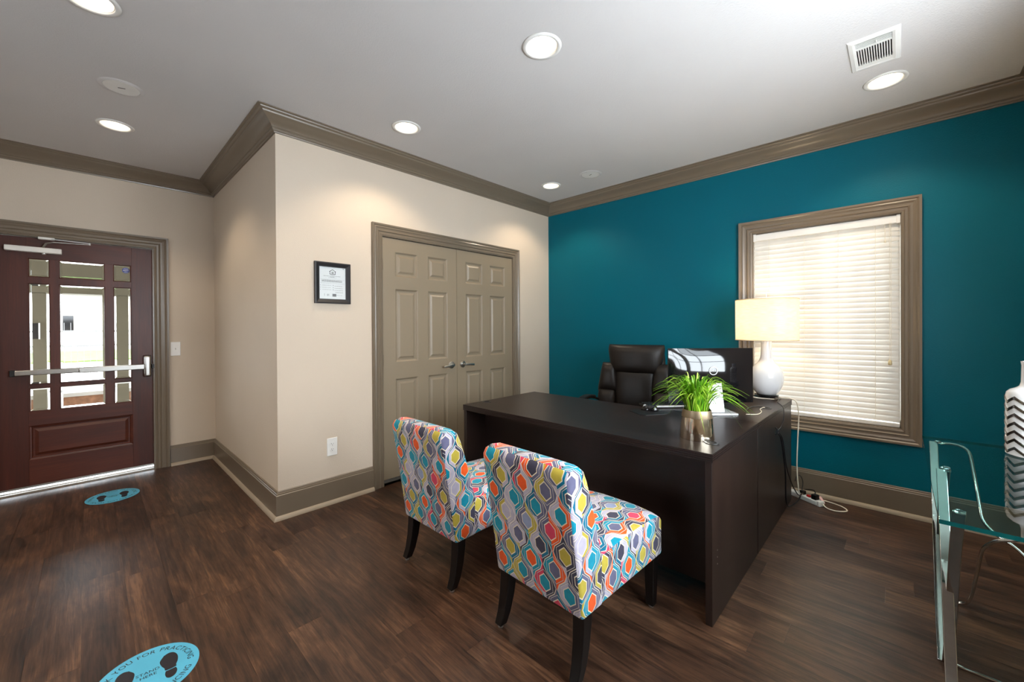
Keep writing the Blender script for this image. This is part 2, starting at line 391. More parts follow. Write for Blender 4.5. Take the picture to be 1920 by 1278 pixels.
# ceiling with round cut-outs
CANS = [(-3.79, -.507), (-3.663, .931), (-2.203, -1.717), (-2.229, -.493), (-.567, -.487), (-.586, -2.97)]
HID = [(-3.79, -2.0), (-5.3, -.5), (-5.3, -2.2), (-5.2, .93)]  # added unseen ceiling lights, guessed positions, fill for the room
b = B(); b.box(WX-TH, TH, SY-TH, DY+TH, H, H+.16); ceil = struct('ceiling', b, 'ceil', 'textured off-white ceiling')
VX0, VX1, VY0, VY1 = -1.165, -.800, -3.035, -2.835
cb = B()
for x, y in CANS+HID: cb.lathe([(.078, H-.05), (.078, H+.1)], (x, y, 0), 32)
cb.box(VX0+.04, VX1-.03, VY0+.03, VY1-.03, H-.05, H+.05)
cut = link('cutter', cb.mesh('cutter', [MT['ceil']]))
md = ceil.modifiers.new('cut', 'BOOLEAN'); md.object = cut; md.operation = 'DIFFERENCE'; md.solver = 'EXACT'
me = bpy.data.meshes.new_from_object(ceil.evaluated_get(bpy.context.evaluated_depsgraph_get())); ceil.modifiers.clear(); ceil.data = me
bpy.data.objects.remove(cut)
# floor of planks
b = B(); b.box(WX-TH, TH, SY-TH, DY+TH+.02, -.05, -.006); floor = struct('floor', b, 'dark', 'dark walnut vinyl plank floor')
PWD, PLN = .1513, 1.22
def plank_mesh(l, w=PWD):
    q = B(); q.box(-w/2+.0002, w/2-.0002, -l/2+.0002, l/2-.0002, -.006, 0); return q.mesh('plank', [MT['floor']])
cache = {}
k0 = math.floor((WX+1.867)/PWD); x = -1.867 + k0*PWD; r = 0
phase = {}
while x < 0:
    x1 = min(x+PWD, 0); row = round((x+1.867)/PWD)
    off = {0: -2.688, -7: -1.503, -6: -1.784}.get(row, -2.688 + .41*row + .17*((row*7) % 5))
    y = SY + ((off-SY) % PLN) - PLN
    while y < DY:
        y0, y1 = max(y, SY), min(y+PLN, DY if x < LX else 0.05)
        if y1-y0 > .03:
            key = (round(y1-y0, 3), round(x1-x, 3))
            if key not in cache: cache[key] = plank_mesh(y1-y0, x1-x)
            link('plank', cache[key], floor, ((x+x1)/2, (y0+y1)/2, 0))
        y += PLN
    x += PWD
# mouldings along the walls (interior on the left of the walking direction)
PLAN = [(0, SY), (0, 0), (LX, 0), (LX, DY), (WX, DY), (WX, SY)]
def moulding(name, i, prof, mat, a=None, c=None, label=None, parent=None, z0=0):
    n = len(PLAN); P = [Vector(p) for p in PLAN]; d = (P[(i+1) % n]-P[i]).normalized()
    nl = lambda v: Vector((-v.y, v.x))
    def mit(j):
        d0 = (P[j]-P[j-1]).normalized(); d1 = (P[(j+1) % n]-P[j]).normalized(); return (nl(d0)+nl(d1))/(1+nl(d0).dot(nl(d1)))
    e0, m0 = (P[i], mit(i)) if a is None else (P[i]+d*a, nl(d))
    e1, m1 = (P[(i+1) % n], mit((i+1) % n)) if c is None else (P[i]+d*c, nl(d))
    vs, fs, m = [], [], len(prof)
    for e, mm in ((e0, m0), (e1, m1)):
        for w, z in prof: q = e+mm*w; vs.append((q.x, q.y, z+z0))
    fs = [(k, (k+1) % m, m+(k+1) % m, m+k) for k in range(m)] + [tuple(range(m)), tuple(range(2*m-1, m-1, -1))]
    bb = B(); bb.add(vs, fs)
    if parent: return mk(name, bb, mat, parent, smooth='auto')
    return struct(name, bb, mat, label, smooth='auto')
CROWN = [(0, -.113), (.010, -.113), (.012, -.104), (.020, -.101), (.024, -.094), (.024, -.087), (.031, -.083), (.036, -.074), (.046, -.063), (.060, -.053),
         (.076, -.044), (.090, -.037), (.099, -.029), (.103, -.021), (.110, -.019), (.116, -.014), (.119, -.008), (.133, -.006), (.133, 0), (0, 0)]
for i, nm in enumerate(['over the teal wall', 'over the double-door wall', 'over the alcove side wall', 'over the entry wall', 'over the far left wall', 'over the front wall']):
    moulding('trim_%d' % (i+1), i, CROWN, 'trim', label='taupe crown moulding '+nm, z0=H)
BASE = [(0, .189), (.007, .189), (.010, .184), (.010, .177), (.013, .174), (.013, .166), (.017, .161), (.017, 0), (0, 0)]
SHOE = [(.0165, .028), (.0165, 0), (.034, 0), (.033, .010), (.028, .021), (.022, .026)]
cas = .092
BB = [('baseboard_right', 0, None, None), ('baseboard_back', 1, None, -(DD[1]+cas)), ('baseboard_pier', 1, -(DD[0]-cas), None), ('baseboard_alcove', 2, None, None),
      ('baseboard_entry', 3, None, LX-(ED[1]+.104)), ('baseboard_corner', 3, LX-(ED[0]-.104), None), ('baseboard_left', 4, None, None), ('baseboard_front', 5, None, None)]
for nm, i, a, c in BB:
    o = moulding(nm, i, BASE, 'trim', a, c, 'taupe '+nm.replace('_', ' on the ')); moulding('shoe_molding', i, SHOE, 'shoe', a, c, parent=o)
# door and window casings
CAS = [(0, 0), (0, .010), (.012, .014), (.016, .010), (.028, .011), (.034, .017), (.040, .013), (.052, .014), (.064, .020), (.072, .017), (.080, .023), (1, .024), (1, 0)]
def casing(name, pts, fn, closed, w, label):
    bb = B(); bb.frame_sweep(pts, [((w if p == 1 else p*w/.092), d) for p, d in CAS], fn, closed); return struct(name, bb, 'trim', label, smooth='auto')
fb = lambda a, z, d: (a, -d, z)
casing('trim_7', [(DD[0], 0), (DD[0], DD[3]), (DD[1], DD[3]), (DD[1], 0)], fb, False, .092, 'taupe casing around the double doors')
fe = lambda a, z, d: (a, DY-d, z)
casing('trim_8', [(ED[0], 0), (ED[0], ED[3]), (ED[1], ED[3]), (ED[1], 0)], fe, False, .1, 'taupe casing around the entry door')
fw = lambda a, z, d: (-d*1.2, -a, z)
casing('trim_9', [(-WIN[1], WIN[2]), (-WIN[1], WIN[3]), (-WIN[0], WIN[3]), (-WIN[0], WIN[2])], fw, True, .098, 'taupe picture-frame casing around the blind window')
bb = B()
for nm, (p, q), z in (('l', (DD[0]-.001, DD[0]+.004), 0), ('r', (DD[1]-.004, DD[1]+.001), 0)): bb.box(p, q, -.001, .11, 0, DD[3])
bb.box(DD[0], DD[1], -.001, .11, DD[3]-.004, DD[3]+.002); bb.box(DD[0], DD[1], .045, .06, DD[3]-.02, DD[3]); struct('trim_10', bb, 'trim', 'taupe jamb of the double doors')
bb = B(); bb.box(ED[0]-.002, ED[0]+.003, DY-.001, DY+TH, 0, ED[3]); bb.box(ED[1]-.012, ED[1]+.002, DY-.001, DY+.028, 0, ED[3]); bb.box(ED[1]-.003, ED[1]+.002, DY, DY+TH, 0, ED[3]); bb.box(ED[0], ED[1], DY-.001, DY+TH, ED[3]-.006, ED[3]+.002)
struct('trim_11', bb, 'trim', 'taupe jamb of the entry door')
bb = B(); bb.box(0, TH, WIN[0]-.002, WIN[0]+.004, WIN[2], WIN[3]); bb.box(0, TH, WIN[1]-.004, WIN[1]+.002, WIN[2], WIN[3]); bb.box(0, TH, WIN[0], WIN[1], WIN[2]-.002, WIN[2]+.004); bb.box(0, TH, WIN[0], WIN[1], WIN[3]-.004, WIN[3]+.002)
struct('trim_12', bb, 'trim', 'taupe reveal inside the blind window')
# windows
def window(name, fn, a0, a1, z0, z1, nx, nz, label):
    bb = B(); t = .045
    def bx(p, q, y, z, d0=0, d1=.05):
        u, v = fn(p, d0, y), fn(q, d1, z); bb.box(u[0], v[0], u[1], v[1], y, z)
    bx(a0, a0+t, z0, z1); bx(a1-t, a1, z0, z1); bx(a0, a1, z0, z0+t); bx(a0, a1, z1-t, z1)
    for i in range(1, nx): p = a0+(a1-a0)*i/nx; bx(p-.012, p+.012, z0, z1, .01, .04)
    for i in range(1, nz): p = z0+(z1-z0)*i/nz; bx(a0, a1, p-.012, p+.012, .01, .04)
    o = struct(name, bb, 'whitep', label)
    g = B(); u, v = fn(a0+.02, .022, z0), fn(a1-.02, .028, z1); g.box(u[0], v[0], u[1], v[1], z0+.02, z1-.02); mk('pane', g, 'pane', o); return o
window('window_1', lambda a, d, z: (.085+d, a, z), WIN[0], WIN[1], WIN[2], WIN[3], 1, 2, 'white sash window behind the closed blind')
for i, s in enumerate(SW): window('window_%d' % (i+2), lambda a, d, z: (a, SY-.06-d, z), s[0], s[1], s[2], s[3], 2, 3, 'white %s window in the front wall' % ('left' if i == 0 else 'right'))

window('window_4', lambda a, d, z: (WX-.06-d, a, z), -1.45, -.55, .9, 2.2, 2, 2, 'added unseen window for fill light in the far left wall')  # unseen window, added to let fill light into the left half
# ------------------------------------------------------------------ double doors
def slab(bb, x0, x1, z0, z1, holes, y0, y1, keep=None):
    """board x0..x1, z0..z1 with rectangular holes, front at y0"""
    xs = sorted({x0, x1} | {v for h in holes for v in h[:2]}); zs = sorted({z0, z1} | {v for h in holes for v in h[2:]})
    for i in range(len(xs)-1):
        run = None
        for j in range(len(zs)-1):
            c = ((xs[i]+xs[i+1])/2, (zs[j]+zs[j+1])/2)
            if not any(h[0] < c[0] < h[1] and h[2] < c[1] < h[3] for h in holes): run = (run[0] if run else zs[j], zs[j+1])
            else:
                if run: bb.box(xs[i], xs[i+1], y0, y1, *run)
                run = None
        if run: bb.box(xs[i], xs[i+1], y0, y1, *run)
LW = .7605
def six_panel(name, x0, side, label):
    yf = .004; rows = [(.245, .862), (1.000, 1.610), (1.712, 1.918)]; cols = [(.115, .332), (.438, .652)]
    if side > 0: cols = [(LW-q, LW-p) for p, q in cols[::-1]]
    holes = [(x0+p, x0+q, z0, z1) for p, q in cols for z0, z1 in rows]
    bb = B(); slab(bb, x0, x0+LW, .046, 2.024, holes, yf, yf+.036)
    o = struct(name, bb, 'leaf', label)
    for h in holes:
        p = B(); p.rings(*h, [(0, 0), (.004, .002), (.013, .011), (.02, .012), (.03, .011), (.046, .003), (.05, .003)], lambda a, z, d: (a, yf+d, z)); mk('panel', p, 'leaf', o)
    hx = x0+LW-.066 if side < 0 else x0+.066; s = side
    t = B(); t.lathe([(.0, .0), (.033, .0), (.033, .005), (.028, .011), (.012, .013), (.012, .045), (0, .046)], (hx, yf, .936), 24, 'y'); ro = mk('handle', t, 'nickel', o, smooth='auto')
    t = B(); pth = spline([(hx, yf-.040, .936), (hx+s*.03, yf-.046, .934), (hx+s*.07, yf-.047, .931), (hx+s*.112, yf-.044, .927)], 5)
    t.tube(pth, .0, flat=(.02, .011), up=(0, 0, 1)); mk('lever', t, 'nickel', ro, bevel=.004)
    ex = x0-.003 if side < 0 else x0+LW+.003
    for z in (.27, 1.02, 1.80):
        t = B(); t.cyl((ex, yf-.006, z-.045), (ex, yf-.006, z+.045), .006, n=10); t.cyl((ex, yf-.006, z-.05), (ex, yf-.006, z+.05), .004, n=8); mk('hinge', t, 'trim', o, smooth='auto')
    return o
six_panel('door_1', -2.151, -1, 'left leaf of the taupe six-panel double doors')
six_panel('door_2', -1.3875, 1, 'right leaf of the taupe six-panel double doors')

# ------------------------------------------------------------------ entry door
yf = DY+.030
cx = [(-4.130, -4.016), (-3.967, -3.699), (-3.648, -3.534)]; rz = [(.633, .820), (.848, 1.657), (1.708, 1.856)]
holes = [(a0, a1, z0, z1) for a0, a1 in cx for z0, z1 in rz]; pan = (-4.134, -3.530, .252, .522)
X0, X1, Z0, Z1 = ED[0]+.004, ED[1]-.003, .045, 2.020
bb = B(); bb.box(X0, -4.134, yf, yf+.044, Z0, Z1); bb.box(-3.530, X1, yf, yf+.044, Z0, Z1)
door = struct('door_3', bb, 'mahog', 'mahogany entry door with nine glass panes', bevel=.0015)
bb = B(); bb.box(-4.134, -3.530, yf, yf+.044, 1.856+.0, Z1); bb.box(-4.134, -3.530, yf, yf+.044, Z0, pan[2]); bb.box(-4.134, -3.530, yf, yf+.044, pan[3], rz[0][0]); mk('rail', bb, 'mahogx', door)
bb = B(); slab(bb, -4.134, -3.530, rz[0][0], rz[2][1], holes, yf+.002, yf+.042); mk('glazing_bars', bb, 'mahog', door)
bb = B(); bb.rings(*pan, [(0, 0), (.006, .004), (.014, .006), (.02, .014), (.03, .014), (.05, .004), (.053, .004)], lambda a, z, d: (a, yf+d, z)); mk('panel', bb, 'mahogx', door)
for h in holes:
    bb = B(); bb.rings(*h, [(.0, .004), (.006, .010), (.006, .02), (0, .022)], lambda a, z, d: (a, yf+d, z), False); mk('glazing_bead', bb, 'mahog', door)
    bb = B(); i = .014
    bb.rings(h[0]+.004, h[1]-.004, h[2]+.004, h[3]-.004, [(i, .016), (0, .020), (0, .024), (i, .028), (i, .016)], lambda a, z, d: (a, yf+d, z), False)
    bb.cur = 1; bb.box(h[0]+.004+i, h[1]-.004-i, yf+.020, yf+.024, h[2]+.004+i, h[3]-.004-i); mk('pane', bb, ['bevel', 'pane'], door)
# panic bar
bb = B(); yb = yf-.062; bb.box(-4.215, -3.455, yb+.012, yf-.014, .927, .969); pb = mk('panic_bar', bb, 'nickel', door, bevel=.006)
bb = B(); bb.box(-3.86, -3.452, yb, yb+.03, .925, .971); mk('push_pad', bb, 'alu', pb, bevel=.005)
bb = B(); bb.box(-4.225, -4.198, yb+.010, yf, .924, .972); mk('end_cap', bb, 'black', pb, bevel=.003)
bb = B(); bb.add([(-3.462, yf, .850), (-3.402, yf, .850), (-3.402, yf, 1.052), (-3.462, yf, 1.052), (-3.454, yb, .858), (-3.410, yb, .858), (-3.410, yb, 1.044), (-3.454, yb, 1.044)],
      [(0, 1, 2, 3), (4, 7, 6, 5), (0, 4, 5, 1), (1, 5, 6, 2), (2, 6, 7, 3), (3, 7, 4, 0)]); mk('latch_case', bb, 'nickel', pb, bevel=.012, seg=3)
bb = B(); bb.box(-3.402, -3.386, yf-.04, yf-.005, .928, .966); mk('strike', bb, 'black', pb, bevel=.003)
# closer
bb = B(); bb.box(-4.245, -3.948, yf-.052, yf, 1.900, 1.942); dc = mk('door_closer', bb, 'whitem', door, bevel=.006)
bb = B(); bb.box(-4.075, -3.985, DY-.03, DY+.01, 2.006, 2.026); mk('closer_bracket', bb, 'whitem', dc, bevel=.006)
bb = B(); bb.tube([(-4.05, yf-.03, 1.945), (-4.03, yf-.06, 1.976), (-3.99, DY-.06, 1.985), (-3.79, DY-.11, 1.986)], 0, flat=(.006, .016), up=(0, 0, 1)); bb.tube([(-4.0, DY-.03, 2.012), (-3.79, DY-.11, 1.996)], 0, flat=(.006, .014), up=(0, 0, 1))
bb.cyl((-3.79, DY-.11, 1.982), (-3.79, DY-.11, 2.0), .008); mk('closer_arm', bb, 'alu', dc)
bb = B(); bb.lathe([(.008, 1.888), (.012, 1.892), (.012, 1.902)], (-4.045, yf-.026, 0), 12); mk('closer_cap', bb, 'alu', dc)
# sticker on the upper right pane
st = B(); c = (-3.566, 1.812)
st.prism([(c[0]+.026*math.cos(PI/8+k*PI/4), c[1]+.026*math.sin(PI/8+k*PI/4)) for k in range(8)], lambda a, z, d: (a, yf+d, z), .0185, .0195)
so = mk('security_sticker', st, 'stkblue', door, label='blue octagonal sticker with white letters')
st = B(); add_mesh(st, text_mesh('ADT', .019), Matrix.Translation((c[0], yf+.018, c[1])) @ Matrix.Rotation(PI/2, 4, 'X')); st.box(c[0]-.014, c[0]+.014, yf+.0178, yf+.018, c[1]+.0135, c[1]+.0155); st.box(c[0]-.012, c[0]+.012, yf+.0178, yf+.018, c[1]-.016, c[1]-.014); mk('lettering', st, 'stkwhite', so)
bb = B(); bb.box(ED[0], ED[1], DY+.002, DY+TH+.03, 0, .012); bb.box(ED[0], ED[1], DY+.03, DY+.075, .012, .018); struct('trim_13', bb, 'alu', 'aluminium threshold under the entry door', bevel=.003)
bb = B(); bb.box(X0, X1, yf-.004, yf+.008, .034, .048); mk('door_sweep', bb, 'alu', door)

# ------------------------------------------------------------------ wall fittings
def plate(name, x, z, y, label, cat):
    t = thing(name, label, cat, (x, y, z)); bb = B(); bb.box(-.0375, .0375, -.006, 0, -.065, .065); mk('cover_plate', bb, 'whitep', t, bevel=.003, seg=2); return t
t = plate('light_switch', -3.2325, 1.099, DY, 'white toggle light switch on the wall beside the entry door', 'switch')
bb = B(); bb.box(-.006, .006, -.007, 0, -.013, .013); mk('switch_slot', bb, 'whitem', t)
bb = B(); bb.add([(-.004, -.006, -.008), (.004, -.006, -.008), (.004, -.006, .008), (-.004, -.006, .008), (-.003, -.017, .003), (.003, -.017, .003), (.003, -.017, .010), (-.003, -.017, .010)], [(0, 1, 2, 3), (4, 7, 6, 5), (0, 4, 5, 1), (1, 5, 6, 2), (2, 6, 7, 3), (3, 7, 4, 0)]); mk('toggle', bb, 'whitep', t)
t = plate('wall_outlet', -2.5665, .414, 0, 'white duplex wall outlet low on the pale wall', 'outlet')
for dz in (-.02, .02):
    bb = B(); bb.prism([(.017*math.cos(a)*1.0, dz+.0145*max(-.8, min(.8, math.sin(a)))) for a in [k*PI/10 for k in range(20)]], lambda a, z, d: (a, -d, z), .0055, .0075); rc = mk('receptacle', bb, 'whitep', t)
    bb = B(); bb.box(-.0072, -.0052, -.0079, -.007, dz-.001, dz+.008); bb.box(.0052, .0072, -.0079, -.007, dz, dz+.007); bb.lathe([(.0026, .0072), (.0026, .0079)], (0, 0, dz-.007), 10, 'y'); mk('slots', bb, 'dark', rc)
bb = B(); bb.lathe([(.003, .006), (.003, .0068)], (0, 0, 0), 10, 'y'); mk('screw', bb, 'whitem', t)
# framed notice
t = thing('picture_frame', 'small black framed housing notice on the pale wall', 'frame', (-2.5555, 0, 1.6175))
hw, hh = .1295, .1505
bb = B(); bb.frame_sweep([(-hw+.034, -hh+.034), (-hw+.034, hh-.034), (hw-.034, hh-.034), (hw-.034, -hh+.034)], [(0, 0), (0, .012), (.004, .012), (.026, .022), (.034, .020), (.034, 0)], lambda a, z, d: (a, -d, z), True); mk('frame', bb, 'frame', t)
bb = B(); bb.box(-hw+.03, hw-.03, -.006, -.002, -hh+.03, hh-.03); pp = mk('notice', bb, 'paper', t)
ink = B(); dk = B(); Y = -.0064
def bar(b_, x0, x1, z0, z1): b_.box(x0, x1, Y, -.006, z0, z1)
L = lambda w, k: (w*math.cos(k), w*math.sin(k))
def stroke(pts, w):
    for p, q in zip(pts, pts[1:]):
        d = (Vector(q)-Vector(p)).normalized()*w/2; nn = Vector((-d.y, d.x)); p2, q2 = Vector(p)-d, Vector(q)+d
        dk.prism([tuple(p2+nn), tuple(q2+nn), tuple(q2-nn), tuple(p2-nn)], lambda a, z, e: (a, e, z), Y, -.006)
zc = .079
stroke([(-.019, zc-.014), (-.019, zc+.006), (-.022, zc+.006), (0, zc+.02), (.022, zc+.006), (.019, zc+.006), (.019, zc-.014), (-.019, zc-.014)], .0034)
bar(dk, -.008, .008, zc+.0, zc+.004); bar(dk, -.008, .008, zc-.008, zc-.004)
random.seed(5)
def textline(z, x0, x1, h=.0014, b_=ink):
    x = x0
    while x < x1-.004:
        w = min(random.uniform(.006, .02), x1-x); bar(b_, x, x+w, z-h/2, z+h/2); x += w+.0022
textline(.0595, -.014, .016); textline(.051, -.066, .062, .0022); textline(.045, -.018, .012, .002); textline(.040, -.03, .03)
for z in (.020, .015, .0095): textline(z, -.078, .072, .0026)
bar(ink, -.088, .088, -.002, -.0012); bar(ink, -.088, .088, .0255, .0262)
for i, z in enumerate((-.018, -.034, -.049)):
    textline(z, -.075, -.01, .0015); textline(z-.002, .014, .076, .0018); bar(dk, .002, .006, z-.002, z+.003); bar(ink, -.089, -.086, z-.002, z+.002)
for z in (-.064, -.070, -.088): textline(z, .02, .076, .0013)
bar(ink, -.002, .026, -.098, -.078); bar(ink, -.06, -.058, -.095, -.078); bar(ink, -.04, -.036, -.095, -.080); bar(ink, -.03, -.027, -.094, -.08); bar(dk, .077, .082, .107, .112)
mk('fine_print', ink, 'ink', pp, kind='stuff'); mk('housing_symbol', dk, 'inkd', pp, kind='stuff')
bb = B(); bb.box(-hw+.032, hw-.032, -.0085, -.008, -hh+.032, hh-.032); mk('glass', bb, 'pane', t)

# ------------------------------------------------------------------ ceiling fittings
def spot(loc, power, parent):
    l = bpy.data.lights.new('can_lamp', 'SPOT'); l.energy = power; l.color = (1, .82, .60); l.spot_size = 2.15; l.spot_blend = .5; l.shadow_soft_size = .05
    o = bpy.data.objects.new('lamp', l); COL.objects.link(o); o.parent = parent; o.location = loc
def can(x, y, label, on=True, name='recessed_light', lit=True):
    t = thing(name, label, 'ceiling light', (x, y, H), group='recessed ceiling lights')
    bb = B(); bb.lathe([(.078, .012), (.078, -.004), (.082, -.007), (.098, -.005), (.100, 0), (.078, .001)], (0, 0, 0), 40, cap=False); mk('trim_ring', bb, 'whitem', t, smooth=True)
    bb = B(); bb.lathe([(.076, .0), (.070, .03), (.058, .085), (0, .088)], (0, 0, 0), 32, cap=False); mk('reflector', bb, 'whitep', t, smooth='auto')
    bb = B(); bb.lathe([(0, .030), (.026, .032), (.044, .042), (.047, .055), (.03, .08), (0, .084)], (0, 0, 0), 24); mk('bulb', bb, 'canbulb', t, smooth=True)
    spot((0, 0, .022), CAN_WATT, t)
for (x, y), l in zip(CANS, ['lit recessed light at the upper left edge of the photo', 'lit recessed light nearest the entry door', 'large lit recessed light in mid ceiling, nearest the camera',
        'lit recessed light over the framed notice and double-door wall', 'smallest lit recessed light, in the corner over the teal wall', 'lit recessed light beside the ceiling vent']): can(x, y, l)
for (x, y), l in zip(HID, ['left of the camera', 'far left, near the alcove', 'far left, near the front wall', 'left of the entry door']): can(x, y, 'added recessed light out of view, '+l)
def cap(x, y, label, ang):
    t = thing('ceiling_cover', label, 'ceiling cover', (x, y, H), ang, group='round ceiling covers')
    bb = B(); bb.lathe([(.082, 0), (.082, -.004), (.098, -.004), (.104, 0)], (0, 0, 0), 40, cap=False); mk('rim', bb, 'ceil', t, smooth='auto')
    bb = B(); bb.lathe([(0, -.0035), (.080, -.0035), (.081, 0)], (0, 0, 0), 40, cap=False); mk('cover_disc', bb, 'whitem', t, smooth='auto')
    bb = B(); bb.box(-.017, .017, -.0025, .0025, -.0045, -.0034); mk('slot', bb, 'dark', t)
cap(-3.658, .285, 'blank round ceiling cover near the entry door', -.4); cap(-.545, -.938, 'blank round ceiling cover over the teal wall corner', 1.2)
# air vent
t = thing('air_vent', 'white louvred air vent in the ceiling', 'air vent', ((VX0+VX1)/2, (VY0+VY1)/2, H))
hx, hy = (VX1-VX0)/2, (VY1-VY0)/2
bb = B(); bb.frame_sweep([(-hx+.052, -hy+.03), (-hx+.052, hy-.03), (hx-.045, hy-.03), (hx-.045, -hy+.03)], [(0, .0), (0, .007), (.010, .009), (.026, .006), (.03, 0)], lambda a, y, d: (a, y, -d), True); mk('frame', bb, 'whitem', t)
bb = B(); bb.box(-hx+.05, hx-.04, -hy+.03, hy-.03, .03, .034); mk('duct_back', bb, 'dark', t)
x0, x1, y0, y1 = -hx+.052, hx-.045, -hy+.03, hy-.03
for p_, q_ in ((x0+.063, x0+.070), (x1-.03, x1)): bb = B(); bb.box(p_, q_, y0, y1, -.006, .004); mk('divider', bb, 'whitem', t)
for i in range(6):
    bb = B(); x = x0+.006+i*.010; bb.tube([(x, y0, -.002), (x, y1, -.002)], 0, flat=(.0025, .009), up=(-.65, 0, .75)); mk('louvre', bb, 'whitem', t)
n = 14
for i in range(n+1):
    bb = B(); y = y0+(y1-y0)*i/n; bb.tube([(x0+.068, y, -.001), (x1-.028, y, -.001)], 0, flat=(.0042, .010), up=(0, 1, .06)); mk('vane', bb, 'whitem', t)
bb = B(); bb.tube([(x0+.02, -.01, -.006), (x0+.045, -.012, -.014)], .002); mk('damper_lever', bb, 'whitem', t)

# ------------------------------------------------------------------ window blind
t = thing('window_blind', 'closed white slatted blind in the window of the teal wall', 'blind', (.032, (WIN[0]+WIN[1])/2, WIN[2]+.004))
hw = (WIN[1]-WIN[0])/2-.006; top = WIN[3]-WIN[2]-.008
bb = B(); bb.box(-.026, .03, -hw, hw, top-.058, top-.006); mk('headrail', bb, 'whitep', t, bevel=.003)
for s in (-1, 1):
    bb = B(); bb.box(-.029, .033, s*hw-.018, s*hw+.002, top-.062, top-.002) if s > 0 else bb.box(-.029, .033, -hw-.002, -hw+.018, top-.062, top-.002); mk('end_bracket', bb, 'whitep', t, bevel=.002)
NS, zlo, zhi = 36, .062, top-.082
q = B(); 
arc = [(-.026, 0), (-.014, .0022), (0, .003), (.014, .0022), (.026, 0)]
vs = [(a, sy*(hw-.001), c+e) for sy in (-1, 1) for e in (0, .0022) for a, c in arc]
q.add(vs, [(i, i+1, 10+i+1, 10+i) for i in range(4)] + [(5+i, 15+i, 15+i+1, 5+i+1) for i in range(4)] + [(0, 10, 15, 5), (4, 9, 19, 14), (0, 5, 6, 7, 8, 9, 4, 3, 2, 1), (10, 11, 12, 13, 14, 19, 18, 17, 16, 15)])
sm = q.mesh('slat', [MT['slat']])
for i in range(NS): link('slat', sm, t, (0, 0, zlo+(zhi-zlo)*i/(NS-1)), (0, math.radians(-70), 0))
bb = B(); bb.box(-.022, .022, -hw+.0005, hw-.0005, .003, .030); mk('bottom_rail', bb, 'slat', t, bevel=.004)
yc = (WIN[0]+WIN[1])/2
for y in (-2.266, -2.498, -2.702, -2.906):
    bb = B(); bb.tube([(-.027, y-yc, .03), (-.027, y-yc, top-.06)], .0011, 6); mk('ladder_cord', bb, 'cord', t)
bb = B(); bb.tube([(-.034, -2.979-yc, top-.05), (-.034, -2.979-yc, .46)], .0012, 6); bb.tube([(-.034, -2.986-yc, top-.05), (-.034, -2.986-yc, .47)], .0012, 6); pc = mk('pull_cord', bb, 'cord', t)
bb = B(); bb.lathe([(.004, .465), (.010, .455), (.011, .435), (.008, .428)], (-.034, -2.981-yc, 0), 10); mk('tassel', bb, plain('cord_knob', (206, 186, 140), .5), pc, smooth='auto')
bb = B(); bb.tube([(-.034, -2.955-yc, top-.06), (-.034, -2.957-yc, top-.17)], .0014, 6); bb.lathe([(.002, top-.168), (.006, top-.176), (.005, top-.188)], (-.034, -2.957-yc, 0), 8); mk('tilt_cord', bb, 'cord', t)

# ------------------------------------------------------------------ desk
DZ = .742; MX0, MX1, MY0, MY1 = -1.977, -1.205, -2.454, -.798
def desk_top(x0, x1, y0, y1, parent):
    bb = B()
    for k, (ins, z0, z1) in enumerate([(0, .7335, .742), (.003, .7315, .7335), (0, .724, .7315), (.003, .722, .724), (0, .7145, .722), (.003, .7125, .7145), (0, .705, .7125)]):
        bb.box(x0+ins, x1-ins, y0+ins, y1-ins, z0, z1)
    return mk('top', bb, 'desk', parent)
def grommet(x, y, parent):
    bb = B(); bb.lathe([(.022, 0), (.022, .003), (.030, .003), (.032, 0)], (x, y, DZ), 24, cap=False); g = mk('grommet', bb, 'black', parent, smooth='auto')
    bb = B(); bb.lathe([(0, .0012), (.021, .0012)], (x, y, DZ), 20, cap=False); mk('grommet_hole', bb, 'dark', g); return g
t = thing('executive_desk', 'dark espresso desk with reeded edge behind the patterned chairs', 'desk')
desk_top(MX0, MX1, MY0, MY1, t)
for y0, y1 in ((MY0+.004, MY0+.032), (MY1-.032, MY1-.004)):
    bb = B(); bb.box(MX0+.004, MX1-.004, y0, y1, 0, .705); mk('end_panel', bb, 'deskz', t, bevel=.001)
bb = B(); bb.box(-1.795, -1.773, MY0+.032, MY1-.032, .072, .705); mk('modesty_panel', bb, 'desk', t)
bb = B(); bb.box(-1.70, -1.23, MY1-.46, MY1-.034, .06, .70); pd = mk('pedestal', bb, 'deskz', t)
for z0, z1 in ((.08, .36), (.365, .53), (.535, .69)):
    bb = B(); bb.box(-1.232, -1.214, MY1-.455, MY1-.04, z0, z1); dr = mk('drawer', bb, 'deskz', pd, bevel=.002)
    bb = B(); bb.tube([(-1.213, MY1-.30, z1-.05), (-1.19, MY1-.29, z1-.05), (-1.19, MY1-.20, z1-.05), (-1.213, MY1-.19, z1-.05)], .004); mk('handle', bb, 'black', dr)
grommet(-1.80, -2.395, t); grommet(-1.796, -.850, t)
for z in (.245, .275, .305):
    bb = B(); bb.lathe([(.003, 0), (.003, .0012), (0, .0016)], (-1.905, MY0+.004, z), 8, 'y'); mk('screw_cap', bb, 'nickel', t)
t = thing('desk_return', 'dark espresso desk return under the lamp, against the window wall', 'desk')
RX0, RX1, RY0, RY1 = -1.200, -.222, -2.454, -1.84
desk_top(RX0, RX1, RY0, RY1, t)
bb = B(); bb.box(RX0+.003, RX1-.004, RY0+.004, RY0+.030, 0, .705); mk('back_panel', bb, 'deskz', t, bevel=.001)
bb = B(); bb.box(RX1-.032, RX1-.004, RY0+.03, RY1-.004, 0, .705); mk('end_panel', bb, 'deskz', t, bevel=.001)
grommet(-.712, -2.392, t)

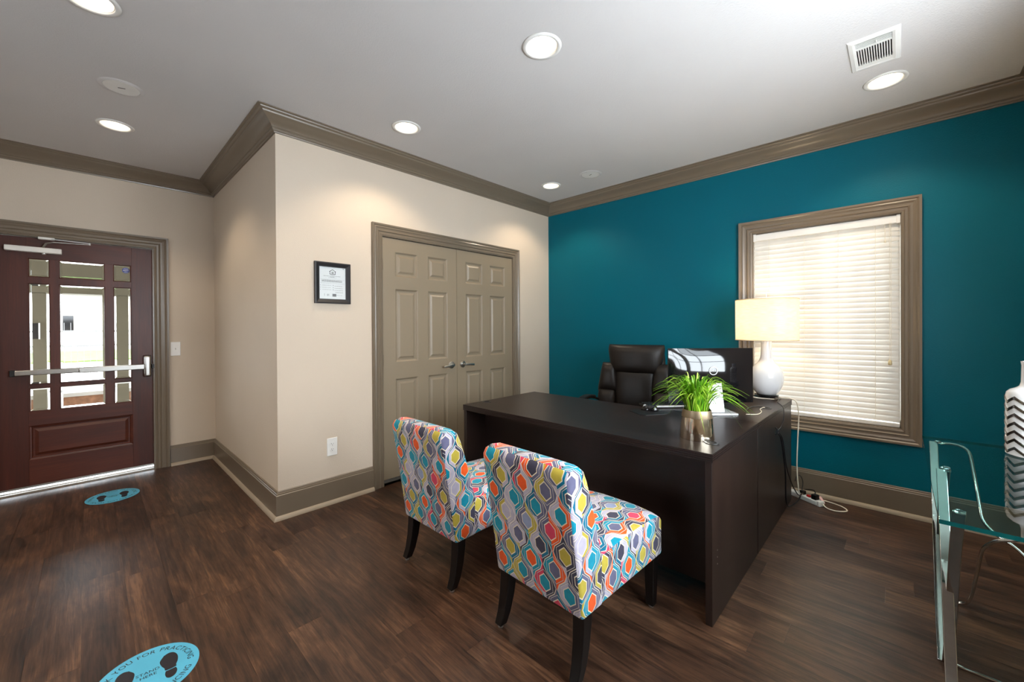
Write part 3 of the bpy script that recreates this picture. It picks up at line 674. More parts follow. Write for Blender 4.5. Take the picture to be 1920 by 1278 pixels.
# ------------------------------------------------------------------ accent chairs (front looks to +x)
def box_uv(me, ox=0, oy=0):
    uv = me.uv_layers.new(name='UVMap')
    for p in me.polygons:
        n = p.normal
        for li in p.loop_indices:
            c = me.vertices[me.loops[li].vertex_index].co
            if abs(n.z) > .62: q = (c.y*1.0+.01, c.x)
            elif abs(n.x) >= abs(n.y): q = (c.y + (.2 if n.x > 0 else 0), c.z)
            else: q = (c.x + (.11 if n.y < 0 else .03), c.z+.03)
            uv.data[li].uv = (q[0]+ox, q[1]+oy)
def apply_mods(o):
    me = bpy.data.meshes.new_from_object(o.evaluated_get(bpy.context.evaluated_depsgraph_get())); o.modifiers.clear(); o.data = me; return me
CW = .2275
def accent_chair():
    t = thing('accent_chair', '', 'chair', group='patterned accent chairs')
    prof = [(.010, .235), (-.010, .36), (-.045, .58), (-.072, .735), (-.074, .768), (-.060, .790), (-.030, .798), (.002, .794), (.026, .776), (.046, .735), (.082, .62), (.115, .50), (.138, .425), (.142, .235)]
    bb = B(); n = len(prof); ys = [-CW, -CW+.03, -CW*.5, 0, CW*.5, CW-.03, CW]; vs = []
    for y in ys:
        e = max(0, abs(y)-(CW-.05))/.05; dz = -.010*e*e
        vs += [(x + (.002*e if z > .3 else 0), y, z + (dz if z > .7 else 0)) for x, z in prof]
    fs = [(i*n+k, i*n+(k+1) % n, (i+1)*n+(k+1) % n, (i+1)*n+k) for i in range(len(ys)-1) for k in range(n)] + [tuple(range(n)), tuple((len(ys)-1)*n+k for k in reversed(range(n)))]
    bb.add(vs, fs); o = mk('backrest', bb, 'fabric', t, bevel=.014, seg=3); md = o.modifiers[0]; md.angle_limit = .8
    me = apply_mods(o); box_uv(me); smooth_by_angle(me, .9)
    bb = B(); vs = []; xs = [.10, .16, .30, .45, .57, .618, .632]; zt = [.432, .436, .446, .447, .440, .430, .408]
    ys = [-CW+.004, -CW*.8, -CW*.4, 0, CW*.4, CW*.8, CW-.004]; fs = []; m_ = len(ys)
    for x, z in zip(xs, zt):
        for y in ys: vs.append((x, y, z - .022*(abs(y)/CW)**4))
    k = len(xs)
    for x in xs:
        for y in ys: vs.append((x, y, .235))
    for i in range(k-1):
        for j in range(m_-1):
            a = i*m_+j; fs += [(a, a+1, a+m_+1, a+m_), (k*m_+a, k*m_+a+m_, k*m_+a+m_+1, k*m_+a+1)]
        fs += [(i*m_, (i+1)*m_, k*m_+(i+1)*m_, k*m_+i*m_), (i*m_+m_-1, k*m_+i*m_+m_-1, k*m_+(i+1)*m_+m_-1, (i+1)*m_+m_-1)]
    for j in range(m_-1):
        fs += [(j, k*m_+j, k*m_+j+1, j+1), ((k-1)*m_+j, (k-1)*m_+j+1, (2*k-1)*m_+j+1, (2*k-1)*m_+j)]
    bb.add(vs, fs); o = mk('seat', bb, 'fabric', t, bevel=.014, seg=3); me = apply_mods(o); box_uv(me, .03, .05); smooth_by_angle(me, .9)
    for sy in (-1, 1):
        bb = B(); vs = []
        for x, z, w in ((.05, .25, .052), (.048, .20, .051), (.040, .13, .047), (.024, .06, .042), (.004, .014, .038)):
            y = sy*(CW-.032 + (.25-z)*.02) ; h = w/2; vs += [(x-h, y-h, z), (x+h, y-h, z), (x+h, y+h, z), (x-h, y+h, z)]
        fs = [(i*4+j, i*4+(j+1) % 4, i*4+4+(j+1) % 4, i*4+4+j) for i in range(4) for j in range(4)] + [(0, 1, 2, 3), (16, 17, 18, 19)]
        bb.add(vs, fs); lg = mk('leg', bb, 'chleg', t, bevel=.003)
        bb = B(); bb.lathe([(.012, 0), (.013, .008), (.009, .016)], (.004, sy*(CW-.027), 0), 14); mk('glide', bb, 'nickel', lg, smooth='auto')
        bb = B(); y = sy*(CW-.036); vs = []
        for z, w in ((.25, .05), (.010, .036)): h = w/2; vs += [(.585-h, y-h, z), (.585+h, y-h, z), (.585+h, y+h, z), (.585-h, y+h, z)]
        bb.add(vs, [(j, (j+1) % 4, 4+(j+1) % 4, 4+j) for j in range(4)] + [(0, 1, 2, 3), (4, 5, 6, 7)]); lg = mk('leg', bb, 'chleg', t, bevel=.003)
        bb = B(); bb.lathe([(.012, 0), (.013, .006), (.009, .012)], (.585, y, 0), 14); mk('glide', bb, 'nickel', lg, smooth='auto')
    return t
ca = accent_chair(); ca.location = (-2.590, -1.2475, 0); ca['label'] = 'hexagon-patterned accent chair farther from the camera, beside the double doors'
cb_ = copy_tree(ca); cb_.location = (-2.598, -1.986, 0); cb_.rotation_euler = (0, 0, math.radians(-2.2)); cb_['label'] = 'hexagon-patterned accent chair nearest the camera, by the desk corner'

# ------------------------------------------------------------------ office chair (front looks to -x locally)
def cushion(w, z0, z1, t, y0=0, x0=0, nu=14, nv=14, wf=None, p=3.2, lean=0, curve=0):
    """closed pillow in the y-z plane, thickness along x; wf(v) scales the half width"""
    bb = B(); vs = []; fs = []
    for side in (-1, 1):
        for j in range(nv+1):
            v = -1+2*j/nv; v = math.sin(v*PI/2)
            for i in range(nu+1):
                u = math.sin((-1+2*i/nu)*PI/2); hw_ = w/2*(wf(v) if wf else 1)
                th = t/2*(max(0, 1-abs(u)**p)*max(0, 1-abs(v)**p))**.45
                z = (z0+z1)/2+v*(z1-z0)/2; y = u*hw_
                vs.append((x0+side*th+lean*(z-z0)-curve*(abs(y)/.25)**2, y0+y, z))
    N = (nu+1)*(nv+1)
    for j in range(nv):
        for i in range(nu):
            a = j*(nu+1)+i; fs += [(a, a+1, a+nu+2, a+nu+1), (N+a, N+a+nu+1, N+a+nu+2, N+a+1)]
    bb.add(vs, fs); return bb
def merge(o):
    bm = bmesh.new(); bm.from_mesh(o.data); bmesh.ops.remove_doubles(bm, verts=bm.verts, dist=.0004); bmesh.ops.recalc_face_normals(bm, faces=bm.faces); bm.to_mesh(o.data); bm.free()
    o.data.polygons.foreach_set('use_smooth', [True]*len(o.data.polygons)); return o
t = thing('office_chair', 'black leather high-back office chair tucked behind the desk', 'chair', (-.70, -1.385, 0), math.radians(12))
LN = .12
merge(mk('backrest', cushion(.50, .50, 1.115, .10, 0, .27, 16, 20, lambda v: 1.0-.10*max(0, v)**2, 5, LN, .0), 'leather', t))
merge(mk('back_cushion', cushion(.335, .46, .93, .13, 0, .205, 14, 16, lambda v: 1.02+.06*v, 4, LN, -.0), 'leather', t))
merge(mk('headrest', cushion(.50, .868, 1.125, .15, 0, .245, 18, 16, lambda v: .845+.155*min(1, (v+1)*.62)-.03*max(0, v)**4, 3.6, LN*.7, -.02), 'leather', t))
for s in (-1, 1):
    merge(mk('upper_wing', cushion(.16, .70, .96, .12, s*.235, .225, 10, 12, lambda v: 1-.25*v, 3, LN, 0), 'leather', t))
    merge(mk('lower_wing', cushion(.17, .47, .735, .14, s*.245, .20, 10, 12, lambda v: 1-.12*v*v, 3, LN, 0), 'leather', t))
    # armrest
    bb = B(); pth = spline([(-.20, s*.335, .655), (-.12, s*.345, .672), (.0, s*.345, .676), (.10, s*.335, .662)], 5)
    bb.tube(pth, 0, flat=(.030, .068), up=(0, 0, 1)); ar = mk('armrest', bb, 'leather', t, bevel=.012, seg=3)
    bb = B(); bb.tube(spline([(-.14, s*.335, .655), (-.17, s*.345, .58), (-.08, s*.33, .47), (.02, s*.25, .42)], 6), 0, flat=(.02, .04), up=(0, 1, 0)); mk('arm_support', bb, 'black', ar, bevel=.005)
    bb = B(); bb.tube(spline([(.08, s*.335, .655), (.15, s*.33, .64), (.22, s*.27, .60)], 5), 0, flat=(.02, .035), up=(0, 0, 1)); mk('arm_link', bb, 'black', ar, bevel=.005)
q = cushion(.52, -.26, .26, .15, 0, 0, 16, 16, None, 4); q.v = [(z, y, .475-x) for x, y, z in q.v]; merge(mk('seat', q, 'leather', t))
bb = B(); bb.box(-.12, .12, -.1, .1, .36, .40); mk('seat_plate', bb, 'black', t, bevel=.01)
bb = B(); bb.lathe([(.03, .09), (.03, .22), (.02, .22), (.02, .37)], (0, 0, 0), 16); mk('gas_lift', bb, 'black', t, smooth='auto')
bb = B(); bb.tube([(.12, 0, .38), (.27, 0, .40), (.30, 0, .56)], 0, flat=(.02, .07), up=(1, 0, 1)); mk('back_bracket', bb, 'black', t)
for k in range(5):
    a = 2*PI*k/5+.3; c, s = math.cos(a), math.sin(a)
    bb = B(); bb.tube([(c*.02, s*.02, .105), (c*.16, s*.16, .095), (c*.29, s*.29, .075)], .026, 8, r1=.016); lg = mk('base_leg', bb, 'black', t, smooth='auto')
    bb = B(); bb.lathe([(.012, -.022), (.026, -.02), (.027, -.004), (.02, -.003), (.02, .003), (.027, .004), (.026, .02), (.012, .022)], (c*.29, s*.29, .027), 16, 'y'); bb.cyl((c*.29, s*.29, .03), (c*.29, s*.29, .07), .007); mk('caster', bb, 'black', lg, smooth='auto')

# ------------------------------------------------------------------ monitor, keyboard, mouse
ma = math.atan2(-.381, .386)
t = thing('computer_monitor', 'black computer monitor seen from behind on a silver stand', 'monitor', (-1.086, -2.1635, DZ), ma)   # local x along the screen, +y away from the camera
bb = B(); bb.box(-.271, .271, -.004, .012, .060, .405); mn = mk('screen_bezel', bb, 'black', t, bevel=.003)
bb = B(); vs = []; nx, nz = 24, 14
for j in range(nz+1):
    for i in range(nx+1):
        u, v = -1+2*i/nx, -1+2*j/nz; vs.append((u*.2705, -.004-.030*(1-abs(u)**3.0)*(1-abs(v)**3.0), .2325+v*.172))
bb.add(vs, [(j*(nx+1)+i, j*(nx+1)+i+1, (j+1)*(nx+1)+i+1, (j+1)*(nx+1)+i) for j in range(nz) for i in range(nx)]); mk('back_shell', bb, 'blackgloss', t, smooth=True)
bb = B(); bb.box(-.262, .262, .0122, .013, .075, .396); mk('screen', bb, 'blackgloss', t)
lg = B()
lg.lathe([(.0225, 0), (.0265, 0), (.0265, .0015), (.0225, .0015)], (0, 0, 0), 40, 'y', cap=False); lg.v = [(x, y-.0355, z+.2655) for x, y, z in lg.v]
add_mesh(lg, text_mesh('DELL', .0165), Matrix.Translation((0, -.0365, .2655)) @ Matrix.Rotation(PI/2, 4, 'X')); mk('logo', lg, 'logo', t)
bb = B(); bb.add([(-.055, -.030, .20), (.055, -.030, .20), (.055, -.012, .20), (-.055, -.012, .20), (-.045, -.085, .016), (.045, -.085, .016), (.045, -.070, .010), (-.045, -.070, .010)],
      [(0, 1, 2, 3), (4, 7, 6, 5), (0, 4, 5, 1), (1, 5, 6, 2), (2, 6, 7, 3), (3, 7, 4, 0)]); mk('stand_neck', bb, 'silver', t, bevel=.003)
bb = B(); bb.prism([(-.118, -.105), (.118, -.105), (.124, .06), (-.124, .06)], lambda a, y, d: (a, y, d), .0, .012); mk('stand_base', bb, 'silver', t, bevel=.003)
bb = B(); bb.tube(spline([(-.06, -.03, .10), (-.10, -.06, .05), (-.14, -.03, .008), (-.22, .04, .004)], 5), .0025, 6); mk('cable', bb, 'black', t)

t = thing('keyboard', 'black and silver keyboard behind the potted grass', 'keyboard', (-1.045, -1.915, DZ), ma+PI)
bb = B(); bb.box(-.22, .22, -.066, .066, 0, .014); mk('case', bb, 'black', t, bevel=.005)
bb = B(); bb.box(-.221, .221, .052, .068, .004, .017); mk('rear_edge', bb, 'silver', t, bevel=.004)
bb = B()
for r in range(5):
    for c in range(20): x = -.205+c*.0207+(.004 if r % 2 else 0); y = -.056+r*.0205; bb.box(x, x+.0165, y, y+.017, .013, .021)
mk('keys', bb, 'black', t, kind='stuff')
t = thing('mouse_pad', 'thin black mouse pad on the desk', 'mouse pad', (-1.345, -1.875, DZ), math.radians(-33))
bb = B(); bb.prism([(-.11+.01*(1-math.cos(a))*0+(.1*math.copysign(min(1, abs(1.25*math.cos(a))), math.cos(a))+.11), .085*math.copysign(min(1, abs(1.25*math.sin(a))), math.sin(a))) for a in [k*PI/20 for k in range(40)]], lambda a, y, d: (a, y, d), 0, .003); mk('pad', bb, 'black', t)
t = thing('computer_mouse', 'small glossy black computer mouse on the pad', 'mouse', (-1.30, -1.86, DZ+.003), math.radians(100))
bb = B(); vs = []; fs = []; n1, n2 = 8, 16
for j in range(n1+1):
    f = j/n1
    for i in range(n2): a = 2*PI*i/n2; r = math.cos(f*PI/2)**.7; vs.append((.056*r*math.cos(a), .031*r*math.sin(a)*(1+.1*math.cos(a)), .036*math.sin(f*PI/2)*(1-.25*math.cos(a)*r)))
fs = [(j*n2+i, j*n2+(i+1) % n2, (j+1)*n2+(i+1) % n2, (j+1)*n2+i) for j in range(n1) for i in range(n2)] + [tuple(reversed(range(n2)))]
bb.add(vs, fs); mo = mk('body', bb, 'blackgloss', t, smooth=True)
bb = B(); bb.lathe([(.009, -.004), (.009, .004)], (.030, 0, .026), 14, 'y'); mk('scroll_wheel', bb, 'silver', mo)

# ------------------------------------------------------------------ table lamp
t = thing('table_lamp', 'lit table lamp with white gourd base and linen drum shade', 'lamp', (-.262, -2.300, DZ))
bb = B(); bb.lathe([(.090, 0), (.092, .010), (.080, .014), (.076, .020), (.080, .026), (.070, .030)], (0, 0, 0), 40); mk('foot', bb, 'crystal', t, smooth='auto')
bb = B(); bb.lathe([(.058, .030), (.066, .034), (.086, .060), (.104, .100), (.1115, .145), (.111, .180), (.100, .215), (.082, .242), (.062, .262), (.048, .282), (.040, .305), (.036, .340), (.0345, .38), (.036, .430), (.038, .455), (.02, .46)], (0, 0, 0), 48); mk('body', bb, 'glaze', t, smooth='auto')
bb = B(); bb.lathe([(.012, .455), (.012, .50), (.018, .505), (.018, .54), (.01, .545)], (0, 0, 0), 16); mk('socket', bb, 'nickel', t, smooth='auto')
bb = B(); bb.lathe([(.012, .545), (.022, .56), (.031, .585), (.031, .605), (.02, .628), (0, .634)], (0, 0, 0), 20); mk('bulb', bb, 'bulb', t, smooth=True)
sh = B(); r = .2045; sh.lathe([(r, .437), (r+.001, .742), (r-.001, .742), (r-.002, .437), (r, .437)], (0, 0, 0), 64, cap=False); so = mk('shade', sh, 'shade', t, smooth='auto')
for z in (.438, .741):
    bb = B(); bb.tube([(r*math.cos(a), r*math.sin(a), z) for a in [2*PI*k/64 for k in range(64)]], .0032, 6, closed=True); mk('shade_rim', bb, plain('shade_rim_tape', (226, 206, 174), .7), so, smooth=True)
bb = B(); bb.tube([(0, 0, .70), (0, 0, .80)], .0028, 8); 
for k in range(3): a = 2*PI*k/3; bb.tube([(0, 0, .735), (r*math.cos(a), r*math.sin(a), .735)], .002, 6)
mk('spider', bb, 'nickel', so)
bb = B(); bb.tube(spline([(.02, 0, .50), (.07, 0, .57), (.05, 0, .68), (0, 0, .735)], 5), .0018, 6); bb.tube(spline([(-.02, 0, .50), (-.07, 0, .57), (-.05, 0, .68), (0, 0, .735)], 5), .0018, 6); mk('harp', bb, 'nickel', t)
l = bpy.data.lights.new('bulb_light', 'POINT'); l.energy = LAMP_WATT; l.color = (1, .76, .48); l.shadow_soft_size = .045
o = bpy.data.objects.new('bulb_light', l); COL.objects.link(o); o.parent = t; o.location = (0, 0, .60)

# ------------------------------------------------------------------ potted grass
t = thing('potted_grass', 'bright green artificial grass in a hammered metal pot', 'plant', (-1.752, -2.312, DZ))
bb = B(); bb.lathe([(.0775, 0), (.078, .004), (.070, .104)], (0, 0, 0), 56); pt = mk('pot', bb, 'pot', t, smooth='auto')
bb = B(); bb.lathe([(.0695, .104), (.0700, .106), (.0640, .140), (.0620, .140), (.0625, .120)], (0, 0, 0), 56, cap=False); mk('pot_rim', bb, 'potband', pt, smooth='auto')
bb = B(); bb.lathe([(0, .13), (.061, .126)], (0, 0, 0), 32, cap=False); mk('moss', bb, 'soil', t)
def blade(reach, height, end, w):
    P = bez((0, 0, 0), (reach*.25, 0, height*1.35), (reach, 0, end), 8); q = B(); vs = []
    for i, p in enumerate(P):
        f = i/8; ww = w*(.55+.9*f if f < .4 else (1-f)/.6*.91+.02)
        vs += [(p.x, -ww/2, p.z+.0012), (p.x, 0, p.z), (p.x, ww/2, p.z+.0012)]
    fs = []
    for i in range(8):
        for k in range(2): fs.append((i*3+k, i*3+k+1, i*3+k+4, i*3+k+3))
    q.add(vs, fs); return q.mesh('blade', [MT['grass']], True)
random.seed(11)
kinds = [blade(.03, .15, .165, .010), blade(.07, .15, .15, .011), blade(.13, .14, .12, .012), blade(.175, .13, .09, .012), blade(.185, .115, .03, .011), blade(.16, .09, -.05, .009), blade(.10, .16, .135, .010)]
for i in range(240):
    k = random.choices(range(7), [2, 5, 7, 7, 3, 1.0, 6])[0]
    a = random.uniform(0, 2*PI); rr = random.uniform(.0, .05) if k < 2 else random.uniform(.015, .055); s = random.uniform(.78, 1.12)
    o = link('blade', kinds[k], t, (rr*math.cos(a), rr*math.sin(a), .126), (random.uniform(-.12, .12), random.uniform(-.1, .1), a+random.uniform(-.5, .5))); o.scale = (s, s*random.uniform(.8, 1.2), s)

# ------------------------------------------------------------------ glass table with chrome bars
GX0, GX1, GY0, GY1, GZ = -2.158, -.972, -3.625, -3.108, .742
t = thing('glass_table', 'glass-topped console table on crossed chrome bars', 'table', (0, 0, 0))
bb = B(); bb.box(GX0, GX1, GY0, GY1, GZ-.012, GZ); bb.mi = [0 if k in (4, 5) else 1 for k in range(6)]; mk('glass_top', bb, ['ttop', 'tedge'], t)
TZ, FZ = GZ-.017, .006
def loop(pts, closed=True): 
    P = [Vector(p) for p in pts]; n = len(P); out = []
    for i in range(n):
        a, p, c = P[i-1], P[i], P[(i+1) % n]; r = min(.05, (p-a).length*.45, (c-p).length*.45); p0 = p+(a-p).normalized()*r; p1 = p+(c-p).normalized()*r
        out += bez(p0, p, p1, 5)
    return out
def bars(dx, up):
    if up: # top at the far end, foot one step nearer
        top, bot = -.995+dx, -1.565+dx
        L_ = lambda y, z: (bot+(top-bot)*(z/TZ), y, z)
        pts = [L_(-3.155, FZ), L_(-3.150, TZ), (top, -3.258, TZ), L_(-3.268, .62), L_(-3.280, .46), L_(-3.31, .425), L_(-3.36, .40), L_(-3.43, .33), L_(-3.50, FZ)]
    else:
        top, bot = -1.480+dx, -1.045+dx
        L_ = lambda y, z: (bot+(top-bot)*(z/TZ), y, z)
        pts = [L_(-3.155, TZ), L_(-3.155, FZ), (bot, -3.250, FZ), L_(-3.262, .10), L_(-3.275, .37), L_(-3.31, .425), L_(-3.36, .445), L_(-3.43, .52), L_(-3.50, TZ)]
    return loop(pts)
for dx, up in ((0, True), (0, False), (-.52, True), (-.52, False)):
    pth = bars(dx, up); ys = [p.y for p in pth]
    a_, b_ = ((-1.565+dx, FZ), (-.995+dx, TZ)) if up else ((-1.480+dx, TZ), (-1.045+dx, FZ))
    o_ = .0 if up else -.012
    P_ = [(a_[0]+(b_[0]-a_[0])*f+.02*math.sin(2*PI*f), -3.146+o_, a_[1]+(b_[1]-a_[1])*f) for f in [k/16 for k in range(17)]]
    bb = B(); bb.tube(P_, 0, flat=(.008, .029), up=(1, 0, .3)); cbar = mk('chrome_bar', bb, 'chrome', t, bevel=.002)
    n_ = len(pth); k_ = 9; rod = pth[k_:]+pth[:3] if up else pth[k_:-3]
    if dx < 0: continue
    bb = B(); bb.tube(rod, .0065, 10); mk('chrome_rod', bb, 'chrome', cbar, smooth='auto')
for x in (-.995, -1.48, -1.515, -2.0):
    for y in (-3.16, -3.49): 
        bb = B(); bb.lathe([(.012, GZ-.0125), (.012, TZ-.004)], (x, y, 0), 14); mk('support_pad', bb, 'crystal', t)

# ------------------------------------------------------------------ zigzag vase
t = thing('zigzag_vase', 'white ceramic vase with silver zigzag bands on the glass table', 'vase', (-1.125, -3.432, GZ))
VR = .081
bb = B(); bb.lathe([(.072, 0), (VR, .006), (VR, .245), (.078, .262), (.068, .274), (.052, .282), (.043, .290), (.039, .305), (.0375, .375), (.040, .392), (.036, .392), (.034, .37)], (0, 0, 0), 64); mk('body', bb, 'glaze', t, smooth='auto')
for r_ in range(7):
    bb = B(); vs = []; N = 8*16; z0 = .026+r_*.0345
    for i in range(N):
        a = 2*PI*i/N; ph = (a*8/(2*PI)+.12) % 1; tri = abs(ph*2-1)*2-1; z = z0+.0105*tri
        for rr, dz in ((VR-.001, -.0075), (VR+.0022, -.0055), (VR+.0022, .0045), (VR-.001, .0065)): vs.append((rr*math.cos(a), rr*math.sin(a), z+dz))
    bb.add(vs, [(i*4+k, i*4+k+1, ((i+1) % N)*4+k+1, ((i+1) % N)*4+k) for i in range(N) for k in range(3)]); bb.mi = [1]*len(bb.f)
    mk('zigzag_band', bb, ['glaze', chrome('silver_glaze', (150, 142, 136), .18)] if r_ == 0 else ['glaze', bpy.data.materials['silver_glaze']], t, smooth='auto')

# ------------------------------------------------------------------ floor decals
def foot(mir):
    """shoe print outline, toe at +y"""
    s = [(-.012, .070), (.004, .076), (.019, .066), (.027, .040), (.025, .010), (.018, -.012), (.016, -.024)]; s2 = [(.016, -.029), (.018, -.048), (.011, -.068), (-.003, -.075), (-.014, -.066), (-.017, -.046), (-.014, -.029)]
    f1 = s+[(-.013, -.024), (-.016, -.008), (-.023, .012), (-.026, .042)]; f1 = [tuple(p)[:2] for p in spline([(x, y, 0) for x, y in f1]+[(f1[0][0], f1[0][1], 0)], 4)][:-1]
    f2 = [tuple(p)[:2] for p in spline([(x, y, 0) for x, y in s2], 4)]
    return [[(mir*x, y) for x, y in f] for f in (f1, f2)]
def arc_text(bb, txt, r, mid, size, z, inward):
    ms = [(ch, text_mesh(ch, size, 0, 'LEFT') if ch != ' ' else None) for ch in txt]
    ws = [(max(v.co.x for v in m.vertices) if m else size*.32)+size*.07 for _, m in ms]; tot = sum(ws); x = -tot/2
    for (ch, m), w in zip(ms, ws):
        c = x+w/2; x += w
        if not m: continue
        a = (mid - c/r) if not inward else (mid + c/r)
        rot = a-PI/2 if not inward else a+PI/2
        add_mesh(bb, m, Matrix.Translation((r*math.cos(a), r*math.sin(a), z)) @ Matrix.Rotation(rot, 4, 'Z') @ Matrix.Translation((-w/2, 0, 0)))
def decal(x, y, label):
    t = thing('floor_decal', label, 'floor sticker', (x, y, 0), math.radians(-1.5), group='distancing floor stickers')
    bb = B(); bb.lathe([(.152, .0002), (.152, .0012)], (0, 0, 0), 72); mk('disc', bb, 'decal', t)
    for s in (-1, 1):
        for f in foot(s):
            bb = B(); bb.prism([(px+s*.062, py-.004) for px, py in f], lambda a, b_, d: (a, b_, d), .001, .0016); mk('shoe_print', bb, 'decalink', t)
    bb = B(); arc_text(bb, 'THANK YOU FOR PRACTICING', .1235, PI/2, .0285, .0016, False); arc_text(bb, 'SOCIAL DISTANCING', .1285, -PI/2, .0285, .0016, True)
    for i, w in enumerate(('STAND', 'HERE')): add_mesh(bb, text_mesh(w, .021), Matrix.Translation((0, .008-.022*i, .0016)))
    mk('lettering', bb, 'decalink', t, kind='stuff')
decal(-3.68, 1.36, 'round light blue floor sticker with shoe prints by the entry door')
decal(-3.66, -1.0, 'round light blue floor sticker with shoe prints at the bottom edge')

# ------------------------------------------------------------------ power strip and cables
pa = math.atan2(-.178, -.105)
t = thing('power_strip', 'white power strip with plugs on the floor under the window', 'power strip', (-.150, -2.520, 0), pa)   # local +x points to the near end
bb = B(); bb.box(-.13, .105, -.024, .024, .0, .034); mk('case', bb, 'whitep', t, bevel=.005)
bb = B(); bb.box(.108, .128, -.025, .025, .0, .036); mk('end_cap', bb, 'whitep', t, bevel=.004)
bb = B(); bb.box(.02, .045, -.011, .011, .034, .046); mk('switch', bb, 'red', t, bevel=.003)
bb = B(); bb.box(.062, .095, -.018, .018, .034, .068); bb.tube(spline([(.078, 0, .066), (.07, .01, .085), (.05, .01, .09), (.0, .0, .075)], 5), .004, 6); mk('plug', bb, 'black', t, bevel=.003)
bb = B(); bb.box(-.03, .0, -.016, .016, .034, .062); mk('plug', bb, 'black', t, bevel=.003)
bb = B(); bb.tube([(.088, .03, .055), (.125, .022, .022)], 0, flat=(.003, .018), up=(0, 0, 1)); mk('tag', bb, 'pink', t)
def cable(pts, r, mat, label):
    bb = B(); bb.tube(spline(pts, 8), r, 7); mk('cable', bb, mat, smooth=True, label=label, category='cable')
yc = -2.474
cable([(-.30, -2.385, .747), (-.42, -2.40, .7455), (-.52, -2.435, .747), (-.60, -2.468, .735), (-.655, yc-.004, .68), (-.70, yc, .635), (-.765, yc+.008, .618)], .0032, 'black', 'thin black lamp cable looping over the desk return edge')
cable([(-.762, yc+.008, .60), (-.72, yc, .56), (-.66, yc-.002, .46), (-.60, yc-.004, .30), (-.56, yc, .12), (-.48, yc, .045), (-.35, yc-.02, .03), (-.24, -2.50, .03), (-.158, -2.50, .045)], .005, 'black', 'thick black cable hanging down the desk return panel')
cable([(-.758, yc+.008, .606), (-.70, yc-.006, .55), (-.60, yc-.008, .36), (-.46, yc-.012, .21), (-.34, yc-.02, .11), (-.26, yc-.03, .06), (-.19, -2.515, .058)], .004, 'black', 'slanting black cable running down to the power strip')
cable([(-.18, -2.30, .749), (-.2, -2.39, .746), (-.215, -2.445, .747), (-.195, -2.478, .72), (-.16, -2.486, .62), (-.175, -2.482, .45), (-.21, -2.482, .27), (-.225, -2.49, .14), (-.20, -2.495, .06), (-.165, -2.51, .04)], .0042, 'cord', 'ivory cable falling behind the desk return to the power strip')
cable([(-.19, -2.625, .02), (-.235, -2.66, .006), (-.24, -2.72, .0045), (-.19, -2.765, .0045), (-.13, -2.735, .0045), (-.095, -2.66, .0045), (-.09, -2.60, .006), (-.085, -2.52, .006)], .004, 'cord', 'white cable looping on the floor beside the power strip')
cable([(-.205, -2.47, .14), (-.16, -2.475, .17), (-.10, -2.49, .15), (-.085, -2.50, .10), (-.125, -2.498, .05)], .003, 'black', 'thin black cable arching over the power strip')
t = thing('cable_clip', 'small black cable clip on the desk return panel', 'clip', (-.763, RY0+.004, .612)); bb = B(); bb.tube([(0, -.001, -.022), (0, -.010, -.018), (0, -.012, .012), (0, -.003, .024)], 0, flat=(.012, .006), up=(1, 0, 0)); mk('hook', bb, 'black', t)
cable([(-.95, -2.33, .747), (-.85, -2.31, .746), (-.74, -2.32, .7475), (-.72, -2.37, .748), (-.712, -2.392, .739)], .0035, 'black', 'black cable from the monitor into the return grommet')
cable([(-1.03, -2.35, .7465), (-.98, -2.40, .7465), (-.88, -2.40, .7465), (-.80, -2.375, .7465), (-.725, -2.38, .748), (-.713, -2.390, .739)], .0022, 'cord', 'thin pale cable curving across the desk return top')

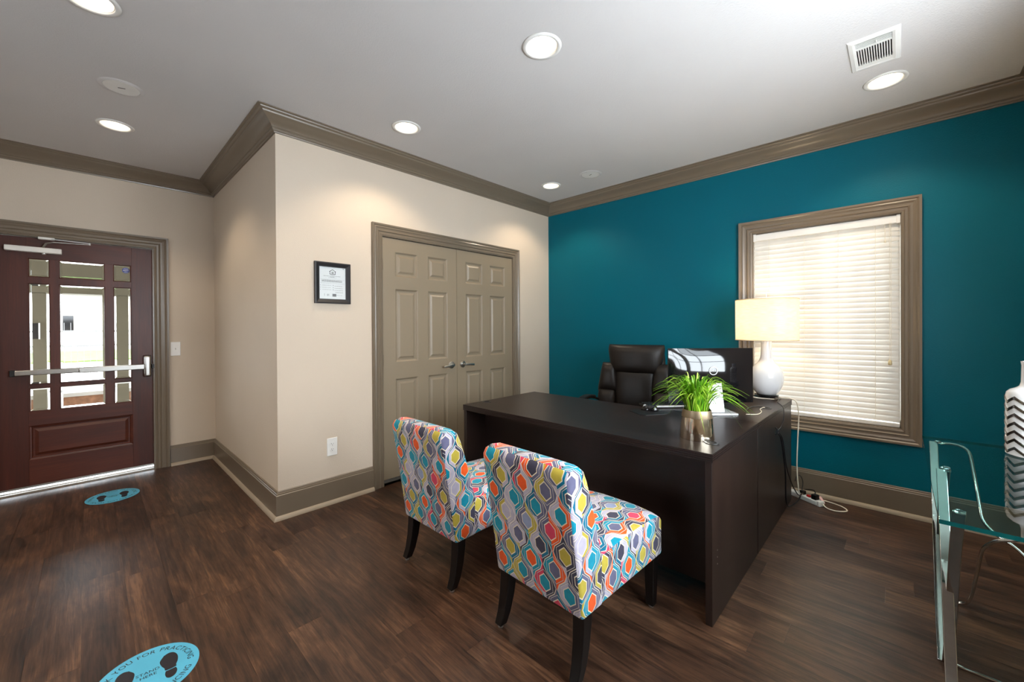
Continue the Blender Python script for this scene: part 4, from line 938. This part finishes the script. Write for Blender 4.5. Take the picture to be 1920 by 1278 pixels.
# ------------------------------------------------------------------ outside, seen through the entry door panes
b = B(); b.box(-9, 1, DY+TH, 5.2, -.12, -.02); struct('porch_floor', b, 'concrete', 'pale concrete porch floor outside')
b = B(); b.box(-40, 30, 5.2, 60, -.2, -.1); struct('ground', b, 'concrete', 'pale pavement outside')
b = B(); b.box(-40, 30, 22, 34, -.12, -.04); mk('lawn', b, 'grassfar', kind='structure', label='strip of lawn beyond the fence')
b = B(); b.box(-9, 1, DY+TH, 4.6, 2.42, 2.5); struct('porch_ceiling', b, 'porch', 'olive beige porch ceiling outside')
b = B(); b.box(-9, 1, 4.2, 4.42, 1.72, 2.42); struct('porch_beam', b, 'porch', 'olive beige porch beam outside')
def column(x0, x1, label):
    t = thing('porch_column', label, 'column', ((x0+x1)/2, 4.31, -.02), group='porch columns'); w = (x1-x0)/2
    bb = B(); bb.box(-w, w, -w, w, 0, 1.74); mk('shaft', bb, 'porch', t, bevel=.006)
    bb = B(); bb.box(-w-.012, w+.012, -w-.012, w+.012, .80, .84); bb.box(-w-.008, w+.008, -w-.008, w+.008, .0, .12); mk('band', bb, 'porch', t, bevel=.004)
column(-4.30, -4.14, 'olive beige porch column behind the left door panes'); column(-3.56, -3.42, 'olive beige porch column behind the right door panes')
t = thing('card_reader', 'black card reader box on the porch column behind the left panes', 'card reader', (-4.225, 4.23, 1.27)); bb = B(); bb.box(-.032, .024, -.03, 0, -.09, .09); mk('box', bb, 'black', t, bevel=.004); bb = B(); bb.box(.024, .036, -.03, 0, -.095, .095); mk('light_edge', bb, 'whitep', t)
t = thing('planter_wall', 'low brown brick wall with pale cap behind the lower panes', 'wall', (-3.9, 5.0, -.1)); bb = B(); bb.box(-.42, .5, -.1, .1, 0, .50); mk('wall', bb, 'brick', t); bb = B(); bb.box(-.46, .54, -.14, .14, .50, .55); mk('cap', bb, 'concrete', t)
t = thing('iron_fence', 'dark iron picket fence beyond the porch', 'fence', (-3.9, 9, -.1))
for z in (.14, 1.055, 1.35):
    bb = B(); bb.box(-2.5, 2.5, -.015, .015, z-.02, z+.02); mk('rail', bb, 'iron', t)
q = B(); q.box(-.0045, .0045, -.0045, .0045, 0, 1.5); pm = q.mesh('picket', [MT['iron']])
for i in range(56): link('picket', pm, t, (-2.48+i*.09, 0, .02))
t = thing('far_building', 'pale building far beyond the fence', 'building', (-5, 46, -.1)); bb = B(); bb.box(-9, 9, 0, 6, 0, 4.2); mk('walls', bb, 'stucco', t); bb = B(); bb.add([(-9.5, -.5, 4.2), (9.5, -.5, 4.2), (9.5, 6.5, 4.2), (-9.5, 6.5, 4.2), (-9.5, 3, 6.4), (9.5, 3, 6.4)], [(0, 1, 5, 4), (2, 3, 4, 5), (0, 4, 3), (1, 2, 5), (0, 3, 2, 1)]); mk('roof', bb, 'iron', t)
for x in (-4, -.5, 2.2, 3.4):
    bb = B(); bb.box(x, x+.9, -.05, .02, 1.2, 2.5); mk('window', bb, 'blackgloss', t)
